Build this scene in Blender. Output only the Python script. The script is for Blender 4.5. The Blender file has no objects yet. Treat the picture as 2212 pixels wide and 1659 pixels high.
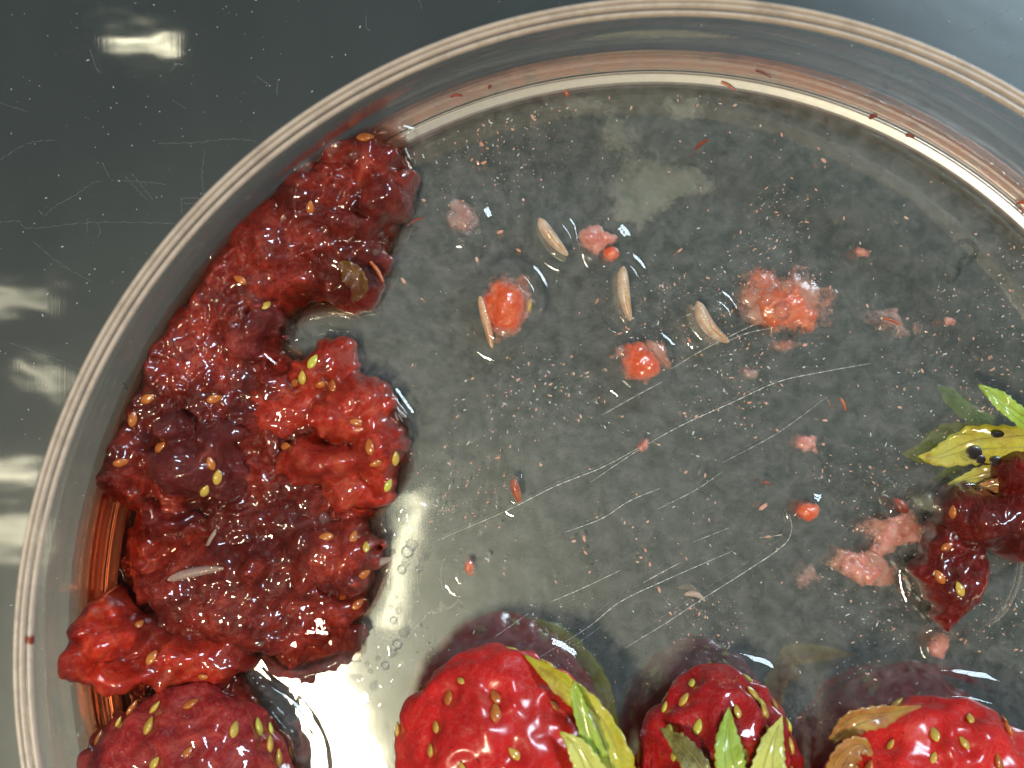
import bpy, bmesh, math, random
import numpy as np
from mathutils import Vector, Matrix, Quaternion
random.seed(7)
RNG = np.random.RandomState(11)
S = bpy.context.scene
COL = S.collection
MM = 0.001
# ------------------------------------------------------------------ camera
CZ = 97.0                      # camera height over the tabletop, mm
F = 2630.0                     # focal length in pixels of a 2212 px wide picture
cam_d = bpy.data.cameras.new('camera')
cam = bpy.data.objects.new('camera', cam_d); COL.objects.link(cam)
cam.location = (0, 0, CZ*MM); cam.rotation_euler = (0, 0, 0)
cam_d.sensor_width = 36; cam_d.lens = 36*F/2212.0
cam_d.clip_start = 0.002; cam_d.clip_end = 20
cam_d.dof.use_dof = True; cam_d.dof.focus_distance = (CZ-4.0)*MM; cam_d.dof.aperture_fstop = 26
S.camera = cam
# ------------------------------------------------------------------ world and lamps
W = bpy.data.worlds.new('World'); S.world = W; W.use_nodes = True
W.node_tree.nodes['Background'].inputs[0].default_value = (0.80, 0.98, 1.0, 1)
W.node_tree.nodes['Background'].inputs[1].default_value = 0.068
S.view_settings.view_transform = 'Standard'; S.view_settings.look = 'None'
S.view_settings.exposure = 0.18; S.view_settings.gamma = 1.0
def lamp(name, tx, ty, H, sx, sy, radiance, col, rot=0.0, aim=False):
    """rectangular ceiling lamp; (tx, ty) is the slope at which the camera meets its mirror image in the metal"""
    l = bpy.data.lights.new(name, 'AREA'); l.shape = 'RECTANGLE'; l.size = sx; l.size_y = sy
    l.color = col; l.energy = radiance*math.pi*sx*sy
    o = bpy.data.objects.new(name, l); COL.objects.link(o)
    p = Vector((tx*(H+CZ*MM), ty*(H+CZ*MM), H)); o.location = p
    o.rotation_euler = (-p).to_track_quat('-Z', 'Y').to_euler() if aim else (0, 0, rot)
    return o
WARM = (1.0, 0.87, 0.62)
lamp('ceiling_lamp', -0.172, -0.275, 0.62, 0.050, 0.085, 215, WARM, 0.35)
lamp('ceiling_lamp.007', -0.088, -0.150, 0.62, 0.009, 0.080, 4, WARM, -0.25)
lamp('ceiling_lamp.001', -0.316, 0.280, 0.62, 0.020, 0.0045, 7, WARM, -0.1)
lamp('ceiling_lamp.002', -0.290, 0.276, 0.62, 0.014, 0.0045, 7, WARM, -0.1)
lamp('ceiling_lamp.003', -0.415, -0.075, 0.62, 0.045, 0.012, 1.8, WARM, 0)
lamp('ceiling_lamp.004', -0.415, -0.125, 0.62, 0.045, 0.016, 1.2, WARM, 0)
lamp('ceiling_lamp.005', -0.410, 0.073, 0.62, 0.05, 0.008, 1.0, WARM, 0)
lamp('ceiling_lamp.006', -0.385, 0.006, 0.62, 0.035, 0.008, 1.2, WARM, -0.5)
lamp('window', 0.60, 0.49, 0.62, 0.20, 0.16, 46.0, (0.68, 0.85, 1.0), 0, True)
# ------------------------------------------------------------------ helpers
def P(px, py, z):
    k = (CZ-z)/F
    return ((px-1106)*k, -(py-829.5)*k)
def P3(px, py, z):
    x, y = P(px, py, z); return (x, y, z)
DC = (11.1, -18.55)            # dish axis, mm
RW = 43.9                      # inner wall radius
ZF = 2.0                       # inner floor level
ZW = 2.75                      # liquid level
def _h(ix, iy, iz, seed):
    n = np.sin(ix*127.1+iy*311.7+iz*74.7+seed*53.3)*43758.5453
    return n-np.floor(n)
def vnoise(x, y, z=0.0, seed=0):
    x = np.asarray(x, float); y = np.asarray(y, float); z = np.zeros_like(x)+z
    ix, iy, iz = np.floor(x), np.floor(y), np.floor(z)
    fx, fy, fz = x-ix, y-iy, z-iz
    fx, fy, fz = [f*f*f*(f*(f*6-15)+10) for f in (fx, fy, fz)]
    r = 0
    for dx in (0, 1):
        for dy in (0, 1):
            for dz in (0, 1):
                w = (fx if dx else 1-fx)*(fy if dy else 1-fy)*(fz if dz else 1-fz)
                r = r+w*_h(ix+dx, iy+dy, iz+dz, seed)
    return r*2-1
def fbm(x, y, z=0.0, seed=0, o=3):
    r = 0; a = 1.0; t = 0
    for i in range(o):
        r = r+a*vnoise(np.asarray(x)*2**i, np.asarray(y)*2**i, np.asarray(z)*2**i, seed+i*7); t += a; a *= 0.5
    return r/t
def link(name, me, mat=None, parent=None, kind=None):
    o = bpy.data.objects.new(name, me); COL.objects.link(o)
    if mat is not None and not len(me.materials): me.materials.append(mat)
    if parent is not None: o.parent = parent
    if kind: o['kind'] = kind
    return o
def mesh(name, v, f, smooth=True):
    me = bpy.data.meshes.new(name)
    me.from_pydata([tuple(c*MM for c in p) for p in v], [], [tuple(int(i) for i in q) for q in f])
    me.update()
    if smooth: me.shade_smooth()
    return me
def tag(o, label, cat, group=None):
    o['label'] = label; o['category'] = cat
    if group: o['group'] = group
    return o
def thing(name, label, cat, group=None, loc=(0, 0, 0)):
    o = bpy.data.objects.new(name, None); COL.objects.link(o); o.empty_display_size = 0.002
    o.location = [c*MM for c in loc]
    return tag(o, label, cat, group)
def keep(o, parent):
    """parent without moving (parents are unrotated empties)"""
    o.parent = parent; o.matrix_parent_inverse = Matrix.Translation(-parent.location)
    return o
def attr(me, name, vals):
    a = me.attributes.new(name, 'FLOAT', 'POINT'); a.data.foreach_set('value', np.asarray(vals, dtype=np.float32))
def tube(pts, rad, n=8, cap=True):
    """swept tube through pts (mm); rad: number or list"""
    pts = [Vector(p) for p in pts]; m = len(pts)
    if not hasattr(rad, '__len__'): rad = [rad]*m
    v, f = [], []
    up = Vector((0, 0, 1))
    for i, p in enumerate(pts):
        d = (pts[min(i+1, m-1)]-pts[max(i-1, 0)]).normalized()
        a = d.cross(up)
        if a.length < 1e-4: a = Vector((1, 0, 0))
        a.normalize(); b = a.cross(d)
        for k in range(n):
            t = 2*math.pi*k/n
            v.append(p+(a*math.cos(t)+b*math.sin(t))*rad[i])
    for i in range(m-1):
        for k in range(n):
            f.append((i*n+k, i*n+(k+1) % n, (i+1)*n+(k+1) % n, (i+1)*n+k))
    if cap:
        f.append(tuple(range(n))); f.append(tuple((m-1)*n+k for k in reversed(range(n))))
    return v, f
def spline(pts, n=24):
    """Catmull-Rom through control points"""
    p = [np.array(q, float) for q in pts]
    if len(p) == 2: return [tuple(p[0]+(p[1]-p[0])*i/(n-1)) for i in range(n)]
    p = [2*p[0]-p[1]]+p+[2*p[-1]-p[-2]]
    out = []; seg = len(p)-3
    for i in range(n):
        u = i/(n-1)*seg; k = min(int(u), seg-1); t = u-k
        a, b, c, d = p[k:k+4]
        out.append(tuple(0.5*((2*b)+(-a+c)*t+(2*a-5*b+4*c-d)*t*t+(-a+3*b-3*c+d)*t**3)))
    return out
# ------------------------------------------------------------------ materials
class NT:
    def __init__(s, name):
        s.m = bpy.data.materials.new(name); s.m.use_nodes = True
        s.t = s.m.node_tree; s.t.nodes.clear()
        s.out = s.t.nodes.new('ShaderNodeOutputMaterial')
    def n(s, typ, **kw):
        o = s.t.nodes.new(typ)
        for k, v in kw.items():
            if hasattr(o, k) and not k[0].isupper(): setattr(o, k, v)
        return o
    def l(s, a, b): s.t.links.new(a, b)
    def setin(s, node, **kw):
        for k, v in kw.items():
            i = node.inputs[k.replace('_', ' ')]
            if hasattr(v, 'is_linked') or hasattr(v, 'links'): s.l(v, i)
            else: i.default_value = v
    def coord(s, kind='Object', scale=(1, 1, 1)):
        c = s.n('ShaderNodeTexCoord'); m = s.n('ShaderNodeMapping'); m.inputs['Scale'].default_value = scale
        s.l(c.outputs[kind], m.inputs['Vector']); return m.outputs[0]
    def pos(s, scale=(1000, 1000, 1000)):
        g = s.n('ShaderNodeNewGeometry'); m = s.n('ShaderNodeMapping'); m.inputs['Scale'].default_value = scale
        s.l(g.outputs['Position'], m.inputs['Vector']); return m.outputs[0]
    def noise(s, vec, scale=1.0, detail=3, rough=0.55, dist=0.0):
        o = s.n('ShaderNodeTexNoise'); s.l(vec, o.inputs['Vector'])
        o.inputs['Scale'].default_value = scale; o.inputs['Detail'].default_value = detail
        o.inputs['Roughness'].default_value = rough; o.inputs['Distortion'].default_value = dist
        return o.outputs['Fac']
    def ramp(s, fac, stops):
        o = s.n('ShaderNodeValToRGB'); s.l(fac, o.inputs[0]); e = o.color_ramp.elements
        while len(e) < len(stops): e.new(0.5)
        for el, (p, c) in zip(e, stops):
            el.position = p; el.color = (c, c, c, 1) if not hasattr(c, '__len__') else tuple(c)+(1,)
        return o.outputs[0]
    def math(s, op, a, b=0.0, clamp=False):
        o = s.n('ShaderNodeMath'); o.operation = op; o.use_clamp = clamp
        for i, q in enumerate((a, b)):
            if hasattr(q, 'links'): s.l(q, o.inputs[i])
            else: o.inputs[i].default_value = q
        return o.outputs[0]
    def bump(s, h, strength=0.5, dist=0.0002, normal=None):
        o = s.n('ShaderNodeBump'); s.l(h, o.inputs['Height']); o.inputs['Strength'].default_value = strength
        o.inputs['Distance'].default_value = dist
        if normal is not None: s.l(normal, o.inputs['Normal'])
        return o.outputs[0]
    def mix(s, fac, a, b):
        o = s.n('ShaderNodeMixShader')
        if hasattr(fac, 'links'): s.l(fac, o.inputs[0])
        else: o.inputs[0].default_value = fac
        s.l(a, o.inputs[1]); s.l(b, o.inputs[2]); return o.outputs[0]
    def mixc(s, fac, a, b):
        o = s.n('ShaderNodeMix'); o.data_type = 'RGBA'
        if hasattr(fac, 'links'): s.l(fac, o.inputs[0])
        else: o.inputs[0].default_value = fac
        for q, i in ((a, 6), (b, 7)):
            if hasattr(q, 'links'): s.l(q, o.inputs[i])
            else: o.inputs[i].default_value = tuple(q)+(1,)
        return o.outputs[2]
    def surf(s, sh): s.l(sh, s.out.inputs['Surface']); return s.m
def rgba(c): return tuple(c)+(1,)

def film(name, tint=(0.97, 0.97, 0.97), ior=1.33, rough=0.03, milk=0.0, milkcol=(0.8, 0.8, 0.8), milkscale=0.4,
         bump=0.0, bscale=1.0, absorb=None, mlo=0.4, mhi=0.75, spec=1.0, fmin=0.0, fmax=1.0):
    n = NT(name); v = n.pos()
    nor = None
    if bump: nor = n.bump(n.noise(v, bscale, 3), bump, 0.0003)
    tr = n.n('ShaderNodeBsdfTransparent'); tr.inputs[0].default_value = rgba(tint)
    gl = n.n('ShaderNodeBsdfGlossy'); gl.inputs['Roughness'].default_value = rough
    gl.inputs['Color'].default_value = (spec, spec, spec, 1)
    fr = n.n('ShaderNodeFresnel'); fr.inputs['IOR'].default_value = ior
    if nor is not None: n.l(nor, gl.inputs['Normal']); n.l(nor, fr.inputs['Normal'])
    base = tr.outputs[0]
    if milk:
        d = n.n('ShaderNodeBsdfDiffuse'); d.inputs[0].default_value = rgba(milkcol)
        f = n.ramp(n.noise(v, milkscale, 9, 0.75, 0.3), [(mlo, 0.0), (mhi, milk)])
        base = n.mix(f, base, d.outputs[0])
    n.surf(n.mix(n.math('MINIMUM', n.math('MAXIMUM', fr.outputs[0], fmin), fmax), base, gl.outputs[0]))
    if absorb:
        a = n.n('ShaderNodeVolumeAbsorption'); a.inputs['Color'].default_value = rgba(absorb[0]); a.inputs['Density'].default_value = absorb[1]
        n.l(a.outputs[0], n.out.inputs['Volume'])
    return n.m

def flesh(name, stops, scale=0.35, sss=0.7, rough=0.38, coat=1.0, bump=0.36, bscale=1.3, crough=0.035, radius=(1.0, 0.22, 0.12), sscale=0.0009, ripe=False, dark=0.72):
    n = NT(name); v = n.pos()
    c = n.ramp(n.noise(v, scale, 8, 0.70, 1.4), stops)
    vein = n.ramp(n.noise(v, 0.55, 3, 0.6, 2.6), [(0.478, 0.0), (0.5, 0.24), (0.522, 0.0)])
    c = n.mixc(vein, c, (0.62, 0.26, 0.20))
    c = n.mixc(n.ramp(n.noise(v, 2.4, 2, 0.5), [(0.68, 0.0), (0.78, 0.7)]), c, (0.05, 0.004, 0.004))
    c = n.mixc(n.ramp(n.noise(v, 0.16, 3, 0.55, 0.5), [(0.40, dark), (0.60, 0.0)]), c, (0.05, 0.007, 0.006))
    b = n.n('ShaderNodeBsdfPrincipled')
    if ripe:
        at = n.n('ShaderNodeAttribute'); at.attribute_name = 'ripe'
        c = n.mixc(at.outputs['Fac'], c, (0.72, 0.26, 0.05))
    n.l(c, b.inputs['Base Color'])
    nn = n.math('ADD', n.noise(v, bscale, 5, 0.6), n.math('MULTIPLY', n.noise(v, bscale*3.3, 3), 0.35))
    nor = n.bump(nn, bump, 0.0004)
    cn = n.bump(n.noise(v, bscale*0.55, 2, 0.5), bump*0.45, 0.0004)
    n.l(nor, b.inputs['Normal']); n.l(cn, b.inputs['Coat Normal'])
    n.setin(b, Roughness=rough, Subsurface_Weight=sss, Subsurface_Scale=sscale, Coat_Weight=coat, Coat_Roughness=crough, Coat_IOR=1.5, Specular_IOR_Level=0.15)
    b.inputs['Subsurface Radius'].default_value = radius
    return n.surf(b.outputs[0])

def simple(name, col, rough=0.4, sss=0.0, coat=0.0, var=0.0, vscale=1.0, col2=None, sscale=0.0006, radius=(1, .6, .3), alpha=None, bump=0.0, bscale=2.0):
    n = NT(name); v = n.pos()
    b = n.n('ShaderNodeBsdfPrincipled')
    if col2: n.l(n.ramp(n.noise(v, vscale, 5, 0.6, 0.3), [(0.35, col), (0.68, col2)]), b.inputs['Base Color'])
    else: b.inputs['Base Color'].default_value = rgba(col)
    n.setin(b, Roughness=rough, Subsurface_Weight=sss, Subsurface_Scale=sscale, Coat_Weight=coat, Coat_Roughness=0.05)
    b.inputs['Subsurface Radius'].default_value = radius
    if bump: n.l(n.bump(n.noise(v, bscale, 4), bump, 0.0002), b.inputs['Normal'])
    if alpha is not None: b.inputs['Alpha'].default_value = alpha
    return n.surf(b.outputs[0])

def pulpmat(name, stops, scale=1.2, dens=1.0):
    """pulp that thins out to nothing where the vertex thickness does"""
    n = NT(name); v = n.pos()
    c = n.ramp(n.noise(v, scale, 5, 0.65), stops)
    b = n.n('ShaderNodeBsdfPrincipled'); n.l(c, b.inputs['Base Color'])
    n.setin(b, Roughness=0.35, Subsurface_Weight=0.4, Subsurface_Scale=0.0005, Coat_Weight=0.6, Coat_Roughness=0.08)
    b.inputs['Subsurface Radius'].default_value = (1, .4, .25)
    n.l(n.bump(n.noise(v, 2.0, 3), 0.22, 0.0003), b.inputs['Normal'])
    a = n.n('ShaderNodeAttribute'); a.attribute_name = 'dens'
    k = n.math('ADD', n.math('MULTIPLY', a.outputs['Fac'], 1.7), n.math('MULTIPLY', n.math('SUBTRACT', n.noise(v, 2.6, 6, 0.75), 0.48), 2.2))
    k = n.math('MULTIPLY', n.ramp(k, [(0.15, 0.0), (0.9, 1.0)]), dens)
    tr = n.n('ShaderNodeBsdfTransparent')
    return n.surf(n.mix(k, tr.outputs[0], b.outputs[0]))

def metal():
    n = NT('brushed_metal'); v = n.pos()
    br = n.noise(n.pos((4500, 70, 1)), 1.0, 3, 0.6)
    wav = n.noise(n.pos((60, 95, 1)), 1.0, 3, 0.55)
    nor = n.bump(br, 0.006, 0.0001)
    nor = n.bump(wav, 0.065, 0.0010, nor)
    g1 = n.n('ShaderNodeBsdfGlossy'); g2 = n.n('ShaderNodeBsdfGlossy')
    cc = n.ramp(n.noise(n.pos((90, 25, 1)), 1.0, 5, 0.6), [(0.3, (0.46, 0.50, 0.49)), (0.7, (0.58, 0.61, 0.60))])
    for g in (g1, g2): n.l(cc, g.inputs['Color']); n.l(nor, g.inputs['Normal'])
    g1.inputs['Roughness'].default_value = 0.048; g2.inputs['Roughness'].default_value = 0.34
    df = n.n('ShaderNodeBsdfDiffuse'); df.inputs[0].default_value = (0.08, 0.09, 0.09, 1)
    m = n.mix(0.105, g1.outputs[0], g2.outputs[0])
    return n.surf(n.mix(0.08, m, df.outputs[0]))

M = {}
M['metal'] = metal()
M['scratch'] = simple('scratch_grey', (0.72, 0.72, 0.70), 0.35)
M['plastic'] = film('clear_plastic', (0.985, 0.985, 0.98), 1.5, 0.03, milk=0.09, milkcol=(.62, .64, .66), milkscale=0.35, mlo=0.3, mhi=0.9, bump=0.03, bscale=0.5, fmax=0.10)
M['plastic_floor'] = film('clear_floor_plastic', (0.97, 0.975, 0.97), 1.5, 0.05, milk=0.075, milkcol=(.58, .61, .58), milkscale=0.12, mlo=0.25, mhi=0.9)
M['caustic_band'] = film('frosted_caustic_band', (0.92, 0.90, 0.88), 1.75, 0.27, milk=0.30, milkcol=(.80, .74, .68), milkscale=1.2, mlo=0.05, mhi=0.6, fmin=0.55)  # whitish tone stands in for a light caustic at the wall foot
M['rim'] = film('rim_plastic', (0.82, 0.76, 0.72), 1.6, 0.25, milk=0.62, milkcol=(.82, .68, .56), milkscale=0.5, mlo=0.0, mhi=0.55, fmax=0.2)
M['pinkfilm'] = film('pink_residue', (0.98, 0.93, 0.91), 1.4, 0.15, milk=0.75, milkcol=(.74, .36, .27), milkscale=0.4, mlo=0.36, mhi=0.85, fmax=0.12)
M['water'] = film('cloudy_liquid', (0.97, 0.975, 0.965), 1.33, 0.02, milk=0.24, milkcol=(.66, .62, .60), milkscale=0.8, mlo=0.40, mhi=0.95, bump=0.02, bscale=0.6)
M['juice'] = film('red_juice', (1, 1, 1), 1.36, 0.02, absorb=((0.86, 0.40, 0.10), 420), bump=0.16, bscale=0.6, fmax=0.35)
M['bubble'] = film('bubble_film', (0.97, 0.97, 0.97), 1.42, 0.01, milk=0.05, milkcol=(.85, .85, .85), milkscale=1.0, mlo=0.0, mhi=0.3, fmax=0.6)
RED = [(0.30, (0.06, 0.004, 0.003)), (0.45, (0.18, 0.013, 0.008)), (0.58, (0.31, 0.030, 0.017)), (0.75, (0.50, 0.11, 0.06))]
M['mash'] = flesh('mash_flesh', RED)
M['mash_bright'] = flesh('mash_flesh_bright', [(0.28, (0.20, 0.007, 0.004)), (0.5, (0.48, 0.022, 0.008)), (0.75, (0.66, 0.11, 0.035))])
M['mash_lobe'] = flesh('mash_flesh_lobe', [(0.28, (0.20, 0.009, 0.005)), (0.5, (0.43, 0.028, 0.013)), (0.75, (0.60, 0.12, 0.055))], dark=0.45)
M['mash_purple'] = flesh('mash_flesh_purple', [(0.3, (0.10, 0.009, 0.010)), (0.5, (0.25, 0.030, 0.028)), (0.75, (0.44, 0.11, 0.085))], rough=0.4)
M['mash_dark'] = flesh('mash_flesh_dark', [(0.3, (0.06, 0.004, 0.004)), (0.55, (0.18, 0.010, 0.008)), (0.8, (0.34, 0.035, 0.02))])
M['berry'] = flesh('berry_skin', [(0.3, (0.50, 0.010, 0.012)), (0.55, (0.66, 0.024, 0.022)), (0.78, (0.76, 0.15, 0.10))], scale=0.2, sss=0.5, bump=0.3, bscale=1.0, crough=0.2, rough=0.35, coat=0.8, ripe=True, dark=0.25)
M['berry_soft'] = flesh('berry_skin_soft', [(0.3, (0.16, 0.006, 0.008)), (0.5, (0.34, 0.02, 0.02)), (0.75, (0.60, 0.12, 0.08))], scale=0.3, crough=0.05, dark=0.3)
M['berry2'] = flesh('berry_skin_deep', [(0.3, (0.30, 0.005, 0.008)), (0.6, (0.48, 0.012, 0.014)), (0.85, (0.62, 0.05, 0.04))], scale=0.2, sss=0.35, bump=0.35, bscale=1.2, crough=0.09, dark=0.3)
M['seed'] = simple('seed_gold', (0.55, 0.33, 0.05), 0.3, 0.2, 0.8, col2=(0.62, 0.45, 0.09), vscale=0.8)
M['seed_green'] = simple('seed_yellow_green', (0.60, 0.50, 0.06), 0.3, 0.2, 0.8, col2=(0.55, 0.55, 0.10), vscale=0.8)
M['seed_orange'] = simple('seed_orange', (0.42, 0.10, 0.02), 0.3, 0.2, 0.9, col2=(0.55, 0.20, 0.04), vscale=1.0)
M['larva'] = simple('larva_cream', (0.60, 0.34, 0.20), 0.3, 0.5, 0.8, col2=(0.86, 0.70, 0.54), vscale=1.1, alpha=0.62)
M['larva_pale'] = simple('larva_pale', (0.62, 0.42, 0.34), 0.35, 0.5, 0.6, col2=(0.72, 0.56, 0.48), vscale=1.2, alpha=0.42)
M['larva_brown'] = simple('larva_brown', (0.52, 0.27, 0.15), 0.35, 0.4, 0.6, col2=(0.66, 0.42, 0.26), vscale=1.6)
M['gut'] = simple('larva_gut', (0.45, 0.20, 0.07), 0.4, 0.3, 0.4, col2=(0.68, 0.45, 0.22), vscale=1.8)
M['pulp'] = pulpmat('orange_pulp', [(0.3, (0.58, 0.06, 0.02)), (0.55, (0.68, 0.13, 0.05)), (0.8, (0.78, 0.36, 0.24))])
M['pulp_pink'] = pulpmat('pink_pulp', [(0.3, (0.62, 0.16, 0.12)), (0.6, (0.72, 0.34, 0.28)), (0.8, (0.78, 0.54, 0.48))], dens=0.8)
M['pulp_faint'] = pulpmat('faint_pulp', [(0.3, (0.58, 0.24, 0.20)), (0.7, (0.70, 0.48, 0.44))], dens=0.45)
M['pulp_halo'] = pulpmat('pulp_halo', [(0.3, (0.66, 0.20, 0.11)), (0.7, (0.74, 0.40, 0.30))], dens=0.55)
M['pulp_soft'] = pulpmat('soft_orange_pulp', [(0.3, (0.66, 0.10, 0.03)), (0.6, (0.74, 0.20, 0.08)), (0.8, (0.80, 0.40, 0.26))], dens=0.85)
M['jelly'] = pulpmat('pale_lamp_reflection', [(0.3, (0.52, 0.54, 0.46)), (0.7, (0.76, 0.74, 0.58))], scale=0.35, dens=0.16)  # pale film colour for the lamp reflection painted on the floor
M['jelly_grey'] = pulpmat('grey_jelly', [(0.3, (0.25, 0.28, 0.22)), (0.7, (0.42, 0.44, 0.36))], dens=0.5)
M['fibre'] = simple('dark_red_fibre', (0.10, 0.012, 0.006), 0.4, 0, 0.4, col2=(0.34, 0.05, 0.02), vscale=1.2)
M['fibre_orange'] = simple('orange_fibre', (0.45, 0.12, 0.02), 0.4, 0.2, 0.4, col2=(0.32, 0.05, 0.02), vscale=1.2)
M['black'] = simple('black_spot', (0.018, 0.010, 0.008), 0.3, 0, 0.6)
M['speck_white'] = simple('pale_speck', (0.52, 0.53, 0.52), 0.4)
M['speck_pink'] = simple('pink_speck', (0.62, 0.22, 0.15), 0.4, 0.2, 0.3, col2=(0.66, 0.42, 0.36), vscale=0.3)
M['ink'] = film('grey_ink', (0.74, 0.77, 0.78), 1.3, 0.2, fmax=0.03)
def leafmat(name, stops, scale=0.5):
    n = NT(name); v = n.pos()
    c = n.ramp(n.noise(v, scale, 6, 0.65, 0.5), stops)
    b = n.n('ShaderNodeBsdfPrincipled'); n.l(c, b.inputs['Base Color'])
    n.setin(b, Roughness=0.42, Subsurface_Weight=0.25, Subsurface_Scale=0.0008, Coat_Weight=0.5, Coat_Roughness=0.12)
    b.inputs['Subsurface Radius'].default_value = (.6, 1, .2)
    n.l(n.bump(n.noise(v, 2.2, 5, 0.65), 0.45, 0.0003), b.inputs['Normal'])
    return n.surf(b.outputs[0])
M['leaf_yellow'] = leafmat('sepal_yellow', [(0.3, (0.34, 0.17, 0.015)), (0.5, (0.52, 0.46, 0.03)), (0.7, (0.40, 0.46, 0.05))])
M['leaf_green'] = leafmat('sepal_green', [(0.3, (0.24, 0.36, 0.03)), (0.6, (0.36, 0.52, 0.06)), (0.8, (0.52, 0.58, 0.12))])
M['leaf_lime'] = leafmat('sepal_lime', [(0.3, (0.50, 0.52, 0.08)), (0.6, (0.66, 0.68, 0.16)), (0.8, (0.72, 0.66, 0.28))])
M['leaf_brown'] = leafmat('sepal_brown', [(0.3, (0.22, 0.06, 0.02)), (0.55, (0.42, 0.17, 0.04)), (0.75, (0.45, 0.33, 0.07))])
M['leaf_olive'] = leafmat('sepal_olive', [(0.3, (0.09, 0.02, 0.008)), (0.55, (0.15, 0.055, 0.015)), (0.75, (0.20, 0.12, 0.03))])
M['leaf_dark'] = leafmat('sepal_dark', [(0.35, (0.07, 0.05, 0.025)), (0.55, (0.30, 0.28, 0.08)), (0.75, (0.48, 0.48, 0.14))])
# ------------------------------------------------------------------ tabletop
TZ = 0.8
v = [(-260, -230, TZ), (260, -230, TZ), (260, 230, TZ), (-260, 230, TZ)]
table = link('tabletop', mesh('tabletop', v, [(0, 1, 2, 3)], False), M['metal'], kind='structure')
M['scratch_metal'] = simple('scratch_metal', (0.24, 0.26, 0.27), 0.3)
table['label'] = 'dark brushed metal tabletop with fine scratches under the dish'
SCR = [[(95, 468), (120, 445), (165, 420), (200, 395), (222, 392)], [(95, 468), (85, 455)], [(0, 480), (40, 478), (55, 492), (110, 490), (170, 482), (240, 480), (330, 481), (395, 484)],
       [(220, 350), (237, 385)], [(442, 325), (436, 375), (438, 405), (443, 430)], [(195, 108), (205, 140), (215, 157)], [(372, 217), (402, 234)],
       [(250, 390), (300, 392), (360, 398)], [(395, 428), (440, 428)], [(393, 440), (440, 438)], [(392, 428), (392, 460)], [(340, 310), (420, 308), (500, 300), (555, 305)],
       [(555, 165), (580, 182)], [(600, 172), (598, 205)], [(370, 152), (385, 138), (395, 140)], [(790, 33), (792, 60), (800, 66)], [(0, 222), (60, 242)], [(0, 345), (60, 310), (120, 302)],
       [(905, 0), (912, 20)], [(270, 380), (315, 430)], [(285, 375), (330, 430)], [(190, 470), (188, 490), (190, 503)], [(70, 520), (130, 570), (200, 610)], [(2120, 55), (2180, 20)], [(2160, 130), (2190, 118)], [(2095, 68), (2106, 62)],
       [(20, 740), (120, 775), (180, 800)], [(210, 480), (216, 500), (210, 515)]]
for i, s in enumerate(SCR):
    pts = spline([P3(x, y, TZ+0.012) for x, y in s], 6+5*len(s))
    pts = [(x+0.05*math.sin(i*3+k*1.9), y+0.05*math.cos(i*5+k*2.3), z) for k, (x, y, z) in enumerate(pts)]
    r = [0.003+0.009*abs(math.sin(k*0.9+i)) for k in range(len(pts))]
    vv, ff = tube(pts, r, 4)
    link('scratch', mesh('scratch', vv, ff), M['scratch_metal'], table)
# dust on the metal
def specks(name, pts, lo, hi, mat, flat=0.5, stretch=1.0):
    v, f = [], []
    for (x, y, z) in pts:
        a = lo+(hi-lo)*random.random()**2.2*1.9; t = random.uniform(0, 6.28); e = 1+random.random()*stretch
        n = random.choice((4, 5, 6)); b = len(v)
        for k in range(n):
            q = 6.283*k/n; rr = a*random.uniform(0.6, 1.25)
            ex, ey = math.cos(q)*rr*e, math.sin(q)*rr
            v.append((x+ex*math.cos(t)-ey*math.sin(t), y+ex*math.sin(t)+ey*math.cos(t), z))
        v.append((x, y, z+a*flat)); v.append((x, y, z-a*flat*0.5))
        for k in range(n):
            f.append((b+k, b+(k+1) % n, b+n)); f.append((b+(k+1) % n, b+k, b+n+1))
    return link(name, mesh(name, v, f, False), mat, kind='stuff')
pts = []
while len(pts) < 420:
    px, py = random.uniform(-40, 2260), random.uniform(-40, 1700)
    x, y = P(px, py, TZ)
    if math.hypot(x-DC[0], y-DC[1]) > 46: pts.append((x, y, TZ+0.02))
o = specks('dust', pts, 0.008, 0.032, M['speck_white'], 0.5, 2.0)
tag(o, 'fine pale dust specks scattered over the dark metal tabletop', 'dust')
# ------------------------------------------------------------------ petri dish
def lathe(prof, n=256, close=False):
    v, f = [], []
    m = len(prof)
    for k in range(n):
        t = 2*math.pi*k/n
        for (r, z) in prof: v.append((DC[0]+r*math.cos(t), DC[1]+r*math.sin(t), z))
    for k in range(n):
        a, b = k*m, ((k+1) % n)*m
        for i in range(m-1 if not close else m):
            j = (i+1) % m
            f.append((a+i, b+i, b+j, a+j))
    return v, f
dish = thing('petri_dish', 'round clear plastic petri dish with strawberries and red mash inside', 'petri dish', None, (DC[0], DC[1], 0))
def disc(r, z0, z1, n=256):
    v, f = lathe([(0.01, z1), (r, z1), (r, z0), (0.01, z0)], n)
    return v, f
v, f = disc(RW-0.6, 1.0, ZF)
floor = keep(link('floor_plate', mesh('floor_plate', v, f, False), M['plastic_floor']), dish)
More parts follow.
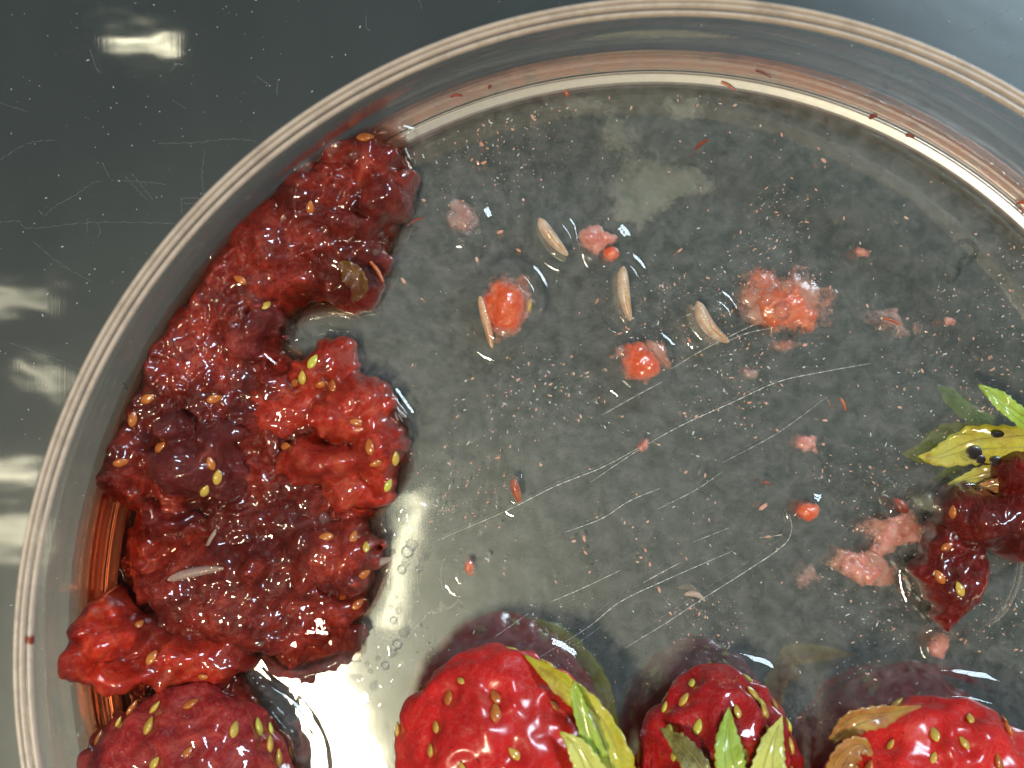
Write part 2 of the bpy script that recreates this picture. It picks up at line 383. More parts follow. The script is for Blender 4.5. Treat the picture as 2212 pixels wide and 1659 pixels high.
# wall: real thickness, slightly flared
v, f = lathe([(RW, 3.4), (RW-0.12, 6), (RW-0.32, 10), (RW-0.55, 14.6), (RW+0.25, 14.6), (RW+0.45, 10), (RW+0.58, 6), (RW+0.6, 1.4), (RW, 0.82), (RW-0.3, 2.0)], 320, True)
wall = keep(link('wall', mesh('wall', v, f), M['plastic']), dish)
def ring(name, r, z, a, b, mat, n=360, seg=12, par=None):
    prof = [(r+a*math.cos(6.2832*k/seg), z+b*math.sin(6.2832*k/seg)) for k in range(seg)]
    v, f = lathe(prof, n, True)
    return keep(link(name, mesh(name, v, f), mat), par or dish)
rim = ring('rim', 43.8, 15.0, 0.72, 0.5, M['plastic'])
for r, z in ((43.36, 15.5), (43.82, 15.7), (44.25, 15.6)):
    o = ring('rim_ridge', r, z, 0.19, 0.35, M['rim']); o.matrix_parent_inverse = Matrix.Identity(4); o.parent = rim
# fillet at the foot of the wall: cove, groove and bead, frosted white to imitate focused lamp light
v, f = lathe([(RW-0.86, 2.12), (RW-0.6, 2.20), (RW-0.35, 2.36), (RW-0.15, 2.7), (RW-0.03, 3.4), (RW-0.01, 3.4), (RW-0.01, 2.02), (RW-0.86, 2.02)], 360, True)
keep(link('caustic_cove', mesh('caustic_cove', v, f), M['caustic_band']), dish)
v, f = lathe([(RW-2.2, 2.03), (RW-1.75, 2.16), (RW-1.3, 2.34), (RW-1.12, 2.40), (RW-1.02, 2.30), (RW-0.96, 2.02)], 360, True)
keep(link('bead', mesh('bead', v, f), M['caustic_band']), dish)  # bead stands in for the caustic light band
v, f = lathe([(RW-0.9, 2.5), (RW-0.45, 2.85), (RW-0.16, 3.6), (RW-0.14, 4.6), (RW-0.17, 5.4)], 360)
keep(link('juice_stain', mesh('juice_stain', v, f), M['pinkfilm']), dish)
def wall_at(px, py):
    lo, hi = 1.0, 16.0
    for _ in range(40):
        m = (lo+hi)/2; x, y = P(px, py, m)
        if math.hypot(x-DC[0], y-DC[1]) > RW: lo = m
        else: hi = m
    return math.atan2(y-DC[1], x-DC[0]), m
def wallpatch(name, px, py, da, dz, mat, sd):
    a0, z0 = wall_at(px, py); v, d = [], []; na, nz = 60, 24
    for i in range(na+1):
        for j in range(nz+1):
            u, w = -1+2*i/na, -1+2*j/nz
            a, z = a0+u*da, z0+w*dz; r = RW-0.05*(z-3)-0.06
            v.append((DC[0]+r*math.cos(a), DC[1]+r*math.sin(a), max(3.6, min(14.4, z))))
            d.append(max(0, 1-u*u-w*w)*(0.75+0.5*float(vnoise(np.array(a*22.0), np.array(z*0.7), 0, sd))))
    f = [(i*(nz+1)+j, (i+1)*(nz+1)+j, (i+1)*(nz+1)+j+1, i*(nz+1)+j+1) for i in range(na) for j in range(nz)]
    me = mesh(name, v, f); attr(me, 'dens', d)
    return keep(link(name, me, M[mat]), dish)
M['smear'] = pulpmat('red_smear', [(0.3, (0.45, 0.05, 0.03)), (0.7, (0.62, 0.16, 0.10))], scale=0.5, dens=0.6)
wallpatch('juice_smear', 775, 235, 0.10, 2.2, 'smear', 1); wallpatch('juice_smear', 690, 300, 0.12, 1.6, 'smear', 2)
M['reflection_pale'] = pulpmat('pale_reflection', [(0.3, (0.50, 0.48, 0.36)), (0.7, (0.70, 0.66, 0.46))], scale=0.4, dens=0.45)
wallpatch('wall_reflection', 1420, 60, 0.14, 1.4, 'reflection_pale', 3); wallpatch('wall_reflection', 1380, 110, 0.17, 1.0, 'reflection_pale', 4)  # the ceiling lamp's reflection in the wall, painted as pale patches
# scratches in the dish floor
random.seed(21)
DSCR = [[(945, 1167), (1090, 1105), (1200, 1050), (1300, 1010), (1390, 962)], [(1220, 1150), (1300, 1120), (1360, 1082), (1425, 1055)], [(1300, 897), (1365, 860), (1430, 825)], [(1450, 797), (1520, 755), (1600, 715), (1650, 692)],
        [(1570, 738), (1620, 718), (1690, 705)], [(1275, 1042), (1390, 965), (1480, 915), (1580, 870), (1680, 825), (1780, 803), (1880, 785)], [(1350, 1400), (1440, 1345), (1520, 1292), (1610, 1235), (1690, 1180), (1710, 1145), (1705, 1110)],
        [(1165, 1420), (1270, 1355), (1340, 1300), (1440, 1252), (1583, 1190)], [(1390, 1258), (1470, 1215)], [(1190, 1300), (1260, 1270), (1340, 1232)], [(1070, 1375), (1142, 1325)], [(1560, 1000), (1680, 935), (1790, 855)],
        [(1640, 1162), (1690, 1155)], [(1420, 1100), (1500, 1060), (1560, 1020)], [(1500, 1170), (1575, 1140)], [(1240, 1395), (1300, 1352)]]
for i, s in enumerate(DSCR):
    L = sum(math.dist(s[k], s[k+1]) for k in range(len(s)-1)); n = max(12, int(L/4))
    pts = spline([P3(x, y, ZF+0.01) for x, y in s], n)
    r = [max(0.008, 0.050*(0.12+1.0*abs(math.sin(k*1.7+i)*math.sin(k*0.53+i))*random.uniform(.4, 1.2))*math.sin(math.pi*(k+0.6)/(n+0.2))**0.4) for k in range(n)]
    if i in (11, 13, 14, 15): r = [q*0.55 for q in r]
    vv, ff = tube(pts, r, 5)
    keep(link('scratch', mesh('scratch', vv, ff), M['scratch']), dish)
# grey ink mark under the dish floor
for s, r in (([(2062, 532), (2075, 522), (2095, 520), (2110, 535), (2108, 550), (2095, 560)], 0.20), ([(2090, 545), (2074, 568), (2072, 590), (2062, 604), (2052, 612)], 0.16), ([(2050, 588), (2052, 600), (2050, 612)], 0.18)):
    pts = spline([P3(x, y, 0.9) for x, y in s], 26)
    vv, ff = tube(pts, [r*(0.7+0.5*abs(math.sin(k*0.8))) for k in range(26)], 6)
    vv = [(p[0], p[1], 0.9+(p[2]-0.9)*0.15) for p in vv]
    keep(link('ink_mark', mesh('ink_mark', vv, ff), M['ink']), dish)

# ------------------------------------------------------------------ height-field lumps
def polyd(poly, x, y):
    """signed distance to a polygon, positive inside"""
    p = np.array(poly, float); q = np.roll(p, -1, 0)
    d = np.full(x.shape, 1e9); ins = np.zeros(x.shape, bool)
    for (ax, ay), (bx, by) in zip(p, q):
        ex, ey = bx-ax, by-ay; wx, wy = x-ax, y-ay
        t = np.clip((wx*ex+wy*ey)/(ex*ex+ey*ey+1e-12), 0, 1)
        d = np.minimum(d, (wx-ex*t)**2+(wy-ey*t)**2)
        c = ((ay > y) != (by > y)) & (x < (bx-ax)*(y-ay)/(by-ay+1e-12)+ax)
        ins ^= c
    d = np.sqrt(d); return np.where(ins, d, -d)
class Lump:
    def __init__(s, name, hfun, box, res, zmin, mat, closed=None, parent=None, clampr=RW-0.08, dens=None):
        x0, x1, y0, y1 = box
        s.xs = np.arange(x0, x1+res, res); s.ys = np.arange(y0, y1+res, res)
        X, Y = np.meshgrid(s.xs, s.ys, indexing='ij')
        H = hfun(X, Y); s.H = H; s.res = res; s.hfun = hfun
        ins = H > zmin
        cell = ins[:-1, :-1] | ins[1:, :-1] | ins[:-1, 1:] | ins[1:, 1:]
        used = np.zeros_like(ins)
        for a in (0, 1):
            for b in (0, 1): used[a:used.shape[0]-1+a, b:used.shape[1]-1+b] |= cell
        gx, gy = np.gradient(H, res); g2 = gx*gx+gy*gy+1e-6
        st = (zmin-H)/g2; dx, dy = st*gx, st*gy
        L = np.hypot(dx, dy); k = np.minimum(1, res*1.3/np.maximum(L, 1e-9))
        out = used & ~ins
        Xv = np.where(out, X+dx*k, X); Yv = np.where(out, Y+dy*k, Y); Zv = np.where(out, zmin, H)
        if clampr:
            r = np.hypot(Xv-DC[0], Yv-DC[1]); q = np.minimum(1, clampr/np.maximum(r, 1e-6))
            Xv = DC[0]+(Xv-DC[0])*q; Yv = DC[1]+(Yv-DC[1])*q
        idx = -np.ones(H.shape, int); idx[used] = np.arange(used.sum())
        V = np.stack([Xv[used], Yv[used], Zv[used]], 1)
        c = np.argwhere(cell)
        Fq = np.stack([idx[c[:, 0], c[:, 1]], idx[c[:, 0]+1, c[:, 1]], idx[c[:, 0]+1, c[:, 1]+1], idx[c[:, 0], c[:, 1]+1]], 1)
        if closed is not None:
            n = len(V); B = V.copy(); B[:, 2] = closed
            V = np.concatenate([V, B]); Fb = Fq[:, ::-1]+n
            cnt = {}
            for q in Fq:
                for a, b in ((0, 1), (1, 2), (2, 3), (3, 0)):
                    e = (int(q[a]), int(q[b])); cnt[e] = 1
            side = [(b, a, a+n, b+n) for (a, b) in cnt if (b, a) not in cnt]
            Fl = Fq.tolist()+Fb.tolist()+side
        else: Fl = Fq.tolist()
        me = mesh(name, V.tolist(), Fl)
        if dens is not None: attr(me, 'dens', dens(V[:, 0], V[:, 1], V[:, 2]))
        s.o = link(name, me, mat)
        if parent is not None: keep(s.o, parent)
    def at(s, x, y):
        i = np.clip((x-s.xs[0])/s.res, 0, len(s.xs)-1.001); j = np.clip((y-s.ys[0])/s.res, 0, len(s.ys)-1.001)
        a, b = int(i), int(j); u, w = i-a, j-b
        h = s.H
        return h[a, b]*(1-u)*(1-w)+h[a+1, b]*u*(1-w)+h[a, b+1]*(1-u)*w+h[a+1, b+1]*u*w
    def hit(s, px, py, z=4.0):
        for _ in range(6):
            x, y = P(px, py, z); z = 0.5*z+0.5*max(ZF, s.at(x, y))
        x, y = P(px, py, z); e = 0.5
        n = Vector((s.at(x-e, y)-s.at(x+e, y), s.at(x, y-e)-s.at(x, y+e), 2*e)).normalized()
        return Vector((x, y, s.at(x, y))), n
def ell(blobs):
    """blobs (px, py, zc, rx_px, ry_px, rz_mm[, rot]) -> list in mm"""
    out = []
    for b in blobs:
        px, py, zc, rx, ry, rz = b[:6]; t = math.radians(b[6]) if len(b) > 6 else 0
        zt = zc+rz*0.75; k = (CZ-zt)/F; x, y = P(px, py, zt)
        out.append((x, y, zc, rx*k, ry*k, rz, t))
    return out
def blobfun(blobs, seed, warp=0.7, wl=3.0, k=0.5, fine=0.30, fl=1.5, billow=True, sub=0):
    E = ell(blobs); box = list(E)
    rb = random.Random(seed*13+1)
    if sub:
        for (cx, cy, zc, rx, ry, rz, t) in list(E):
            for _ in range(int(sub*rx*ry*0.16)+1):
                a, q = rb.uniform(0, 6.283), math.sqrt(rb.random())*0.95
                u, w = math.cos(a)*q*rx, math.sin(a)*q*ry
                zt = zc+rz*math.sqrt(max(0.02, 1-q*q)); r1 = rb.uniform(0.35, 1.0)
                E.append((cx+u*math.cos(t)-w*math.sin(t), cy+u*math.sin(t)+w*math.cos(t), zt-r1*0.55, r1*rb.uniform(.8, 1.5), r1, r1*rb.uniform(.6, .95), rb.uniform(0, 3.1)))
    def h(X, Y):
        wx = fbm(X/wl, Y/wl, 0.3, seed, 3)*warp; wy = fbm(X/wl, Y/wl, 5.7, seed+3, 3)*warp
        x, y = X+wx, Y+wy
        acc = 0
        for (cx, cy, zc, rx, ry, rz, t) in E:
            dx, dy = x-cx, y-cy
            u, w = (dx*math.cos(t)+dy*math.sin(t))/rx, (-dx*math.sin(t)+dy*math.cos(t))/ry
            q = 1-u*u-w*w
            z = np.where(q > 0, zc+rz*np.sqrt(np.maximum(q, 0)), zc-np.minimum(8, 5*np.sqrt(np.maximum(-q, 0))))
            acc = acc+np.exp(np.clip(z/k, -60, 60))
        z = k*np.log(acc)
        n1 = fbm(X/fl, Y/fl, z/fl*0.6, seed+20, 3); n2 = fbm(X/(fl*0.42), Y/(fl*0.42), z/fl, seed+40, 2)
        d = (fine*(1-2.2*np.abs(n1)) if billow else fine*n1)+fine*0.38*n2
        z = z+d*np.clip((z-ZF)/1.2, 0, 1)
        return z
    return h, box
def bbox(E, pad=2.0):
    return (min(e[0]-max(e[3], e[4]) for e in E)-pad, max(e[0]+max(e[3], e[4]) for e in E)+pad,
            min(e[1]-max(e[3], e[4]) for e in E)-pad, max(e[1]+max(e[3], e[4]) for e in E)+pad)
# ---- seeds (achenes), shared meshes
def seedmesh(name, mat):
    v, f = [], []
    N, K = 9, 10
    for i in range(N+1):
        t = i/N; y = -0.72+1.44*t
        r = 0.46*math.sin(math.pi*min(1, t*0.93+0.03))**0.75*(1.12-0.42*t)
        for k in range(K):
            a = 2*math.pi*k/K
            v.append((r*math.cos(a), y, r*0.66*math.sin(a)+(0.04*math.cos(a*2))))
    for i in range(N):
        for k in range(K): f.append((i*K+k, i*K+(k+1) % K, (i+1)*K+(k+1) % K, (i+1)*K+k))
    f.append(tuple(range(K))[::-1]); f.append(tuple(N*K+k for k in range(K)))
    me = mesh(name, v, f); me.materials.append(mat); return me
SEED = {k: seedmesh(k, M[k]) for k in ('seed', 'seed_green', 'seed_orange')}
def seed(parent, p, n, spin, kind='seed', scale=1.0, sink=0.05, name='seed'):
    n = Vector(n).normalized(); a = Vector((math.cos(spin), math.sin(spin), 0)); a = (a-n*a.dot(n)).normalized()
    b = a.cross(n)
    R = Matrix((b, a, n)).transposed().to_4x4()
    o = bpy.data.objects.new(name, SEED[kind]); COL.objects.link(o)
    p = (Vector(p)+n*(-sink))*MM
    o.matrix_basis = Matrix.Translation(p-(parent.location if parent else Vector())) @ R @ Matrix.Scale(scale, 4)
    if parent: o.parent = parent
    return o
def sphere(parent, p, r, name='bubble', squash=1.0, mat=None):
    bm = bmesh.new(); bmesh.ops.create_icosphere(bm, subdivisions=3, radius=r*MM)
    for q in bm.verts: q.co.z *= squash
    me = bpy.data.meshes.new(name); bm.to_mesh(me); bm.free(); me.shade_smooth()
    o = link(name, me, mat or M['bubble']); o.location = Vector(p)*MM-(parent.location if parent else Vector())
    if parent: o.parent = parent
    return o
def dishthing(name, label, cat, px, py, z=ZF, group=None):
    x, y = P(px, py, z); return thing(name, label, cat, group, (x, y, z))

# ---- juice pool under the mash
JP = [(880, 292), (893, 345), (897, 410), (892, 460), (872, 500), (852, 545), (838, 600), (800, 650), (755, 682), (700, 680), (655, 690), (622, 715), (625, 745), (665, 765), (720, 785), (775, 812), (840, 850), (876, 900), (890, 960), (888, 1015),
      (868, 1065), (838, 1100), (822, 1125), (838, 1165), (838, 1215), (826, 1265), (800, 1320), (785, 1350), (782, 1395), (775, 1435), (735, 1425), (700, 1445), (650, 1465), (600, 1462), (560, 1430), (540, 1462), (570, 1500), (635, 1590), (660, 1700), (300, 1800), (60, 1760), (60, 1400), (110, 1150), (180, 950), (300, 700), (480, 460), (680, 300), (800, 250)]
JPm = [P(x, y, 3.4) for x, y in JP]
def juice_h(X, Y):
    d = polyd(JPm, X+0.35*fbm(X/1.7, Y/1.7, 0, 91, 3), Y+0.35*fbm(X/1.7, Y/1.7, 4, 92, 3))
    r = np.hypot(X-DC[0], Y-DC[1])
    h = ZF-0.3+2.75*np.clip(np.sqrt(np.clip(1-(1-np.clip((d+0.1)/3.0, -1, 1))**2, -1, 1).clip(0)), 0, 1)+np.clip(d, -2, 0)*1.5
    inner = 1.3*np.clip((r-34)/8, 0, 1)**1.2*np.clip(d/2, 0, 1)
    men = 1.5*np.exp(-(RW-np.minimum(r, RW))/1.2)*np.clip(d/2, 0, 1)
    return h+inner+men+0.10*fbm(X/2.2, Y/2.2, 0, 95, 2)
xs = [p[0] for p in JPm]; ys = [p[1] for p in JPm]
mashpool = thing('juice_pool', 'clear dark red juice pooled around the crushed fruit along the dish wall', 'juice', None, (P(500, 1000, ZF)[0], P(500, 1000, ZF)[1], ZF))
JL = Lump('juice', juice_h, (min(xs), max(xs)+1, -36, max(ys)+1), 0.24, ZF+0.03, M['juice'], closed=ZF+0.025, parent=mashpool)
def bed_h(X, Y):
    d = polyd(JPm, X+0.8*fbm(X/1.9, Y/1.9, 0, 191, 3), Y+0.8*fbm(X/1.9, Y/1.9, 4, 192, 3)); r = np.hypot(X-DC[0], Y-DC[1])
    up = np.clip((Y+10.0)/3, 0, 1)
    z = ZF-0.2+2.3*np.clip((d-0.8)/2.4, 0, 1)**0.6+2.2*np.clip((r-34)/9, 0, 1)**1.3*up*np.clip((d-0.8)/2, 0, 1)-np.clip((r-39.4-4*up)/1.0, 0, 4)**1.2
    lum = 0.9*np.clip(fbm(X/2.6, Y/2.6, 1, 197, 2)+0.1, -0.4, 1)
    n1 = fbm(X/1.3, Y/1.3, 0, 195, 3); n2 = fbm(X/0.5, Y/0.5, 0, 196, 2)
    return z+(lum+0.42*(1-2.2*np.abs(n1))+0.07*n2)*np.clip((d-0.4)/1.2, 0, 1)
BL_ = Lump('pulp_bed', bed_h, (min(xs), max(xs)+1, -36, max(ys)+1), 0.16, ZF+0.05, M['mash'], parent=mashpool)
# ---- mash chunks
def chunk(name, label, cat, blobs, seed_, mat, group=None, seeds=(), bubbles=(), res=0.17, **kw):
    kw = dict(dict(sub=1.6, fine=0.2, warp=1.15, wl=2.3, fl=1.1), **kw); kw['k'] = 0.28; kw['fine'] = min(kw['fine'], 0.24)
    h, E = blobfun(blobs, seed_, **kw)
    cx, cy = np.mean([e[0] for e in E]), np.mean([e[1] for e in E])
    t = thing(name, label, cat, group, (cx, cy, ZF))
    L = Lump('flesh', h, bbox(E), res, ZF+0.06, M[mat], parent=t)
    for q in seeds:
        px, py = q[:2]; kind = q[2] if len(q) > 2 else 'seed_orange'; sp = math.radians(q[3]) if len(q) > 3 else random.uniform(0, 6.28); sc = (q[4] if len(q) > 4 else 0.9)*0.8
        p, n = L.hit(px, py); n = (n+Vector((0, 0, 0.8))).normalized()
        seed(t, p, n, sp, kind, sc*random.uniform(0.9, 1.1), -0.13)
    for (px, py, r) in bubbles:
        p, n = L.hit(px, py); sphere(t, (p.x, p.y, max(p.z, ZF)+r*0.1), r)
    return t, L
G = 'lumps of crushed strawberry along the dish wall'
up_t, UL = chunk('strawberry_mash', 'wet dark red strawberry mash lump at the top of the heap, with bubbles', 'strawberry mash',
      [(800, 345, 2.5, 80, 55, 4.2), (830, 415, 2.5, 62, 75, 4.6), (700, 440, 2.4, 120, 95, 3.2), (760, 470, 2.4, 90, 60, 3.6), (740, 560, 2.4, 105, 80, 3.0), (620, 510, 2.4, 110, 110, 2.8), (770, 625, 2.2, 55, 42, 1.9),
       (570, 520, 3.2, 90, 110, 3.4), (650, 400, 3.2, 90, 70, 3.8), (520, 610, 3, 80, 100, 3.0), (755, 320, 3.2, 95, 45, 3.6), (600, 600, 2.4, 90, 60, 2.8), (585, 560, 2.4, 40, 35, 4.2)],
      3, 'mash', None, seeds=[(655, 463, 'seed', 40), (670, 448, 'seed_orange', 90), (615, 462, 'seed'), (790, 300, 'seed_orange', 10, 1.2), (520, 605, 'seed_orange', 150, 1.0), (670, 650), (835, 520, 'seed_orange', 70)],
      bubbles=[(720, 318, 0.62), (655, 360, 0.72), (690, 345, 0.3), (843, 490, 0.5), (828, 520, 0.42), (810, 545, 0.3), (793, 540, 0.25), (876, 375, 0.38), (822, 505, 0.3), (765, 335, 0.35), (545, 640, 0.2), (560, 610, 0.2)], k=0.4)
chunk('strawberry_mash', 'small knobbly pinkish red lump between the upper mash and the rounded lobe', 'strawberry mash',
      [(545, 700, 2.6, 58, 48, 4.4), (515, 725, 2.6, 50, 45, 4.0), (580, 690, 2.4, 35, 40, 3.4), (560, 660, 3, 30, 22, 3.4), (470, 800, 2.4, 120, 80, 2.2)], 9, 'mash_purple', None, seeds=[(575, 662, 'seed', 60, 0.8)], k=0.3, fine=0.24)
chunk('strawberry_mash', 'rounded bright red crushed strawberry lobe bulging out over the clear floor', 'strawberry mash',
      [(690, 795, 2.6, 95, 52, 3.4, 20), (770, 868, 2.6, 82, 55, 3.9, -25), (805, 955, 2.6, 58, 95, 4.4), (695, 1000, 2.6, 125, 62, 4.4, 8), (620, 890, 2.5, 120, 75, 2.4), (720, 900, 3, 70, 40, 4.6, -20), (760, 1060, 2.4, 80, 40, 2.8)],
      15, 'mash_lobe', None, seeds=[(677, 782, 'seed_green', 60, 1.0), (655, 815, 'seed', 80), (695, 828, 'seed_orange', 20), (720, 835, 'seed_orange', 100), (800, 965, 'seed_orange', 95, 1.1), (852, 990, 'seed', 95, 1.0), (836, 1048, 'seed_green', 50, 0.95), (770, 912, 'seed_orange'), (640, 825, 'seed_orange', 40), (812, 1000, 'seed_orange'), (620, 965, 'seed_orange')],
      bubbles=[(765, 915, 0.22), (660, 770, 0.2)], k=0.35, fine=0.26)
chunk('strawberry_mash', 'purplish grey softened strawberry piece with rows of seeds and a dark tip', 'strawberry mash',
      [(405, 1015, 3.0, 105, 85, 6.0), (368, 938, 3.0, 50, 42, 6.2), (455, 965, 3.0, 62, 65, 5.6), (345, 1010, 3, 45, 60, 5.0), (470, 1050, 3, 40, 50, 4.4)], 23, 'mash_purple', None,
      seeds=[(470, 1030, 'seed', 80, 1.0), (443, 1058, 'seed', 70, 1.0), (482, 1082, 'seed', 20, 0.9), (405, 1085, 'seed', 20), (424, 1086, 'seed', 40), (445, 1083, 'seed_green', 60), (372, 1092, 'seed', 20), (352, 965, 'seed_orange', 30, 1.0), (388, 1075, 'seed_orange'), (455, 1000, 'seed_orange'), (330, 1040, 'seed_orange')], k=0.45, fine=0.3, fl=1.2)
chunk('strawberry_mash', 'blackened soft fruit tip below the purplish grey piece', 'strawberry mash',
      [(365, 1125, 2.6, 62, 40, 3.6), (320, 1100, 2.6, 40, 40, 3.2)], 29, 'mash_dark', None, k=0.3)
lower, LL = chunk('strawberry_mash', 'broad wet red mash slab with a pale grub lying across it', 'strawberry mash',
      [(500, 1250, 2.5, 200, 95, 3.2), (690, 1200, 2.5, 110, 85, 3.7), (758, 1215, 2.5, 52, 85, 4.0), (650, 1320, 2.3, 130, 55, 2.2), (470, 1330, 2.5, 165, 80, 3.4), (545, 1238, 3, 52, 36, 4.2), (600, 1130, 2.4, 140, 60, 2.6), (360, 1290, 2.5, 90, 60, 3.6), (560, 1380, 2.4, 130, 60, 2.6)],
      37, 'mash', None, seeds=[(762, 1160, 'seed_orange', 60, 1.0), (790, 1183, 'seed', 80, 0.9), (785, 1240, 'seed_orange', 20, 1.0), (800, 1275, 'seed_orange', 110, 1.0), (772, 1305, 'seed_orange', 40, 1.0), (705, 1160, 'seed_orange'), (735, 1290, 'seed_orange', 10, .8), (470, 1395, 'seed_orange')],
      bubbles=[(565, 1390, 0.25), (700, 1120, 0.5)], k=0.35)
chunk('strawberry_mash', 'tall red mash mound pressed against the dish wall with a crease across its side', 'strawberry mash',
      [(225, 1375, 3, 95, 60, 6.4), (175, 1430, 3.5, 52, 60, 6.6), (240, 1455, 3, 110, 42, 6.2), (345, 1425, 2.6, 130, 70, 4.6), (440, 1425, 2.5, 110, 65, 3.6), (190, 1350, 3.5, 50, 45, 6.0), (480, 1440, 2.4, 60, 40, 3.2)],
      43, 'mash_bright', None, seeds=[(330, 1420, 'seed_orange', 60, 1.0), (440, 1460, 'seed_orange', 0, 0.7), (300, 1350, 'seed_orange', 50, .8)], bubbles=[(240, 1305, 0.35), (205, 1318, 0.3)], k=0.3, fine=0.36)
chunk('strawberry_puree', 'thin brownish pink puree tongue at the edge of the bright reflection', 'strawberry puree',
      [(700, 1405, 1.9, 85, 38, 0.75), (625, 1435, 1.9, 65, 32, 0.65, -15), (735, 1385, 1.9, 55, 40, 0.9), (660, 1380, 1.9, 110, 40, 1.0)], 51, 'mash_purple', None,
      bubbles=[(612, 1415, 0.16), (640, 1420, 0.26), (655, 1420, 0.2), (590, 1440, 0.14), (700, 1440, 0.12), (663, 1405, 0.15)], fine=0.08, fl=0.9, sub=0)
# single seeds loose in the juice
for px, py, kd, sp, lab in ((465, 862, 'seed_orange', 10, 'orange seed half sunk in juice beside the small knobbly lump'), (288, 905, 'seed_orange', 80, 'slim orange seed standing in the juice by the dish wall'),
                       (262, 1000, 'seed_orange', 10, 'small orange seed in the juice film against the dish wall'), (318, 862, 'seed_orange', 30, 'orange seed with a wet glint close to the dish wall')):
    p, n = max((JL.hit(px, py), BL_.hit(px, py)), key=lambda q: q[0].z)
    o = seed(None, (p.x, p.y, p.z+0.1), n, math.radians(sp), kd, 0.85, 0.1, 'strawberry_seed'); tag(o, lab, 'seed', 'loose seeds in the red juice')
# translucent shoot sticking out of the slab
def spindle(p0, p1, r, z0, z1, n=40, seg=12, bend=0.0, rings=0.05, flat=1.0, tip=0.5):
    a, b = Vector(P3(*p0, z0)), Vector(P3(*p1, z1)); d = b-a; side = Vector((-d.y, d.x, 0)).normalized()
    pts = [a+d*(i/(n-1))+side*bend*math.sin(math.pi*i/(n-1)) for i in range(n)]
    rad = [max(0.02, r*math.sin(math.pi*(0.04+0.92*(i/(n-1))**0.75))**tip*(1+rings*math.sin(i*2.2))) for i in range(n)]
    return tube(pts, rad, seg)
vv, ff = spindle((795, 1222), (842, 1208), 0.32, 4.0, 3.0, tip=0.3)
tag(link('larva', mesh('larva', vv, ff), M['larva_pale']), 'glassy translucent grub poking out of the red slab over the bright liquid', 'larva', 'fruit fly larvae')
# ------------------------------------------------------------------ larvae
def larva(p0, p1, r, z, mat, label, bend=0.0, gut=True, dz=0.0, tip=0.5):
    x, y = P((p0[0]+p1[0])/2, (p0[1]+p1[1])/2, z)
    t = thing('larva', label, 'larva', 'fruit fly larvae', (x, y, z-r))
    vv, ff = spindle(p0, p1, r, z, z+dz, bend=bend, tip=tip)
    keep(link('body', mesh('body', vv, ff), M[mat]), t)
    if gut:
        q0 = (p0[0]+(p1[0]-p0[0])*0.3, p0[1]+(p1[1]-p0[1])*0.3); q1 = (p0[0]+(p1[0]-p0[0])*0.88, p0[1]+(p1[1]-p0[1])*0.88)
        vv, ff = spindle(q0, q1, r*0.34, z+r*0.62, z+dz+r*0.70, bend=bend*0.8+r*0.25)
        keep(link('gut', mesh('gut', vv, ff), M['gut']), t)
    for sgn in (-1, 1):   # mouth hooks / breathing tubes at the ends
        e = p0 if sgn < 0 else p1
        px, py = e; xx, yy = P(px, py, z+(dz if sgn > 0 else 0))
        sphere(t, (xx, yy, z+(dz if sgn > 0 else 0)), r*0.3, 'tip', 1.0, M['larva_brown'])
    return t
larva((1166, 474), (1224, 549), 0.47, 3.0, 'larva', 'plump cream grub in a clear water dome beside a pair of pink pulp bits', bend=-0.15)
larva((1346, 579), (1361, 689), 0.48, 3.0, 'larva', 'long straight cream grub with a brown gut line below the pulp bits', bend=-0.2)
larva((1037, 642), (1062, 748), 0.36, 3.2, 'larva_brown', 'slim brownish grub lying along the side of a red pulp lump', bend=0.05, gut=False)
larva((1508, 655), (1571, 737), 0.56, 3.0, 'larva', 'bent cream and brown grub in a wide water dome at the end of a scratch', bend=-0.45)
larva((1480, 1284), (1522, 1297), 0.22, 2.4, 'larva_pale', 'tiny pinkish white grub sitting on a long floor scratch', bend=0.25, gut=False)
p, n = LL.hit(425, 1240)
larva((365, 1252), (480, 1228), 0.38, p.z+0.1, 'larva_pale', 'pale whitish grub lying across the broad red mash slab', bend=0.15, gut=False)
p, n = LL.hit(455, 1165)
larva((446, 1188), (466, 1145), 0.24, p.z+0.25, 'larva_pale', 'short faint white grub on the slab below the purplish grey piece', gut=False)
x, y = P(1116, 1060, 2.6)
vv, ff = spindle((1108, 1036), (1122, 1086), 0.36, 2.7, 2.5, rings=0.0)
tag(link('strawberry_seed', mesh('strawberry_seed', vv, ff), M['fibre_orange']), 'shiny orange brown seed lying flat on the floor at a scratch', 'seed')
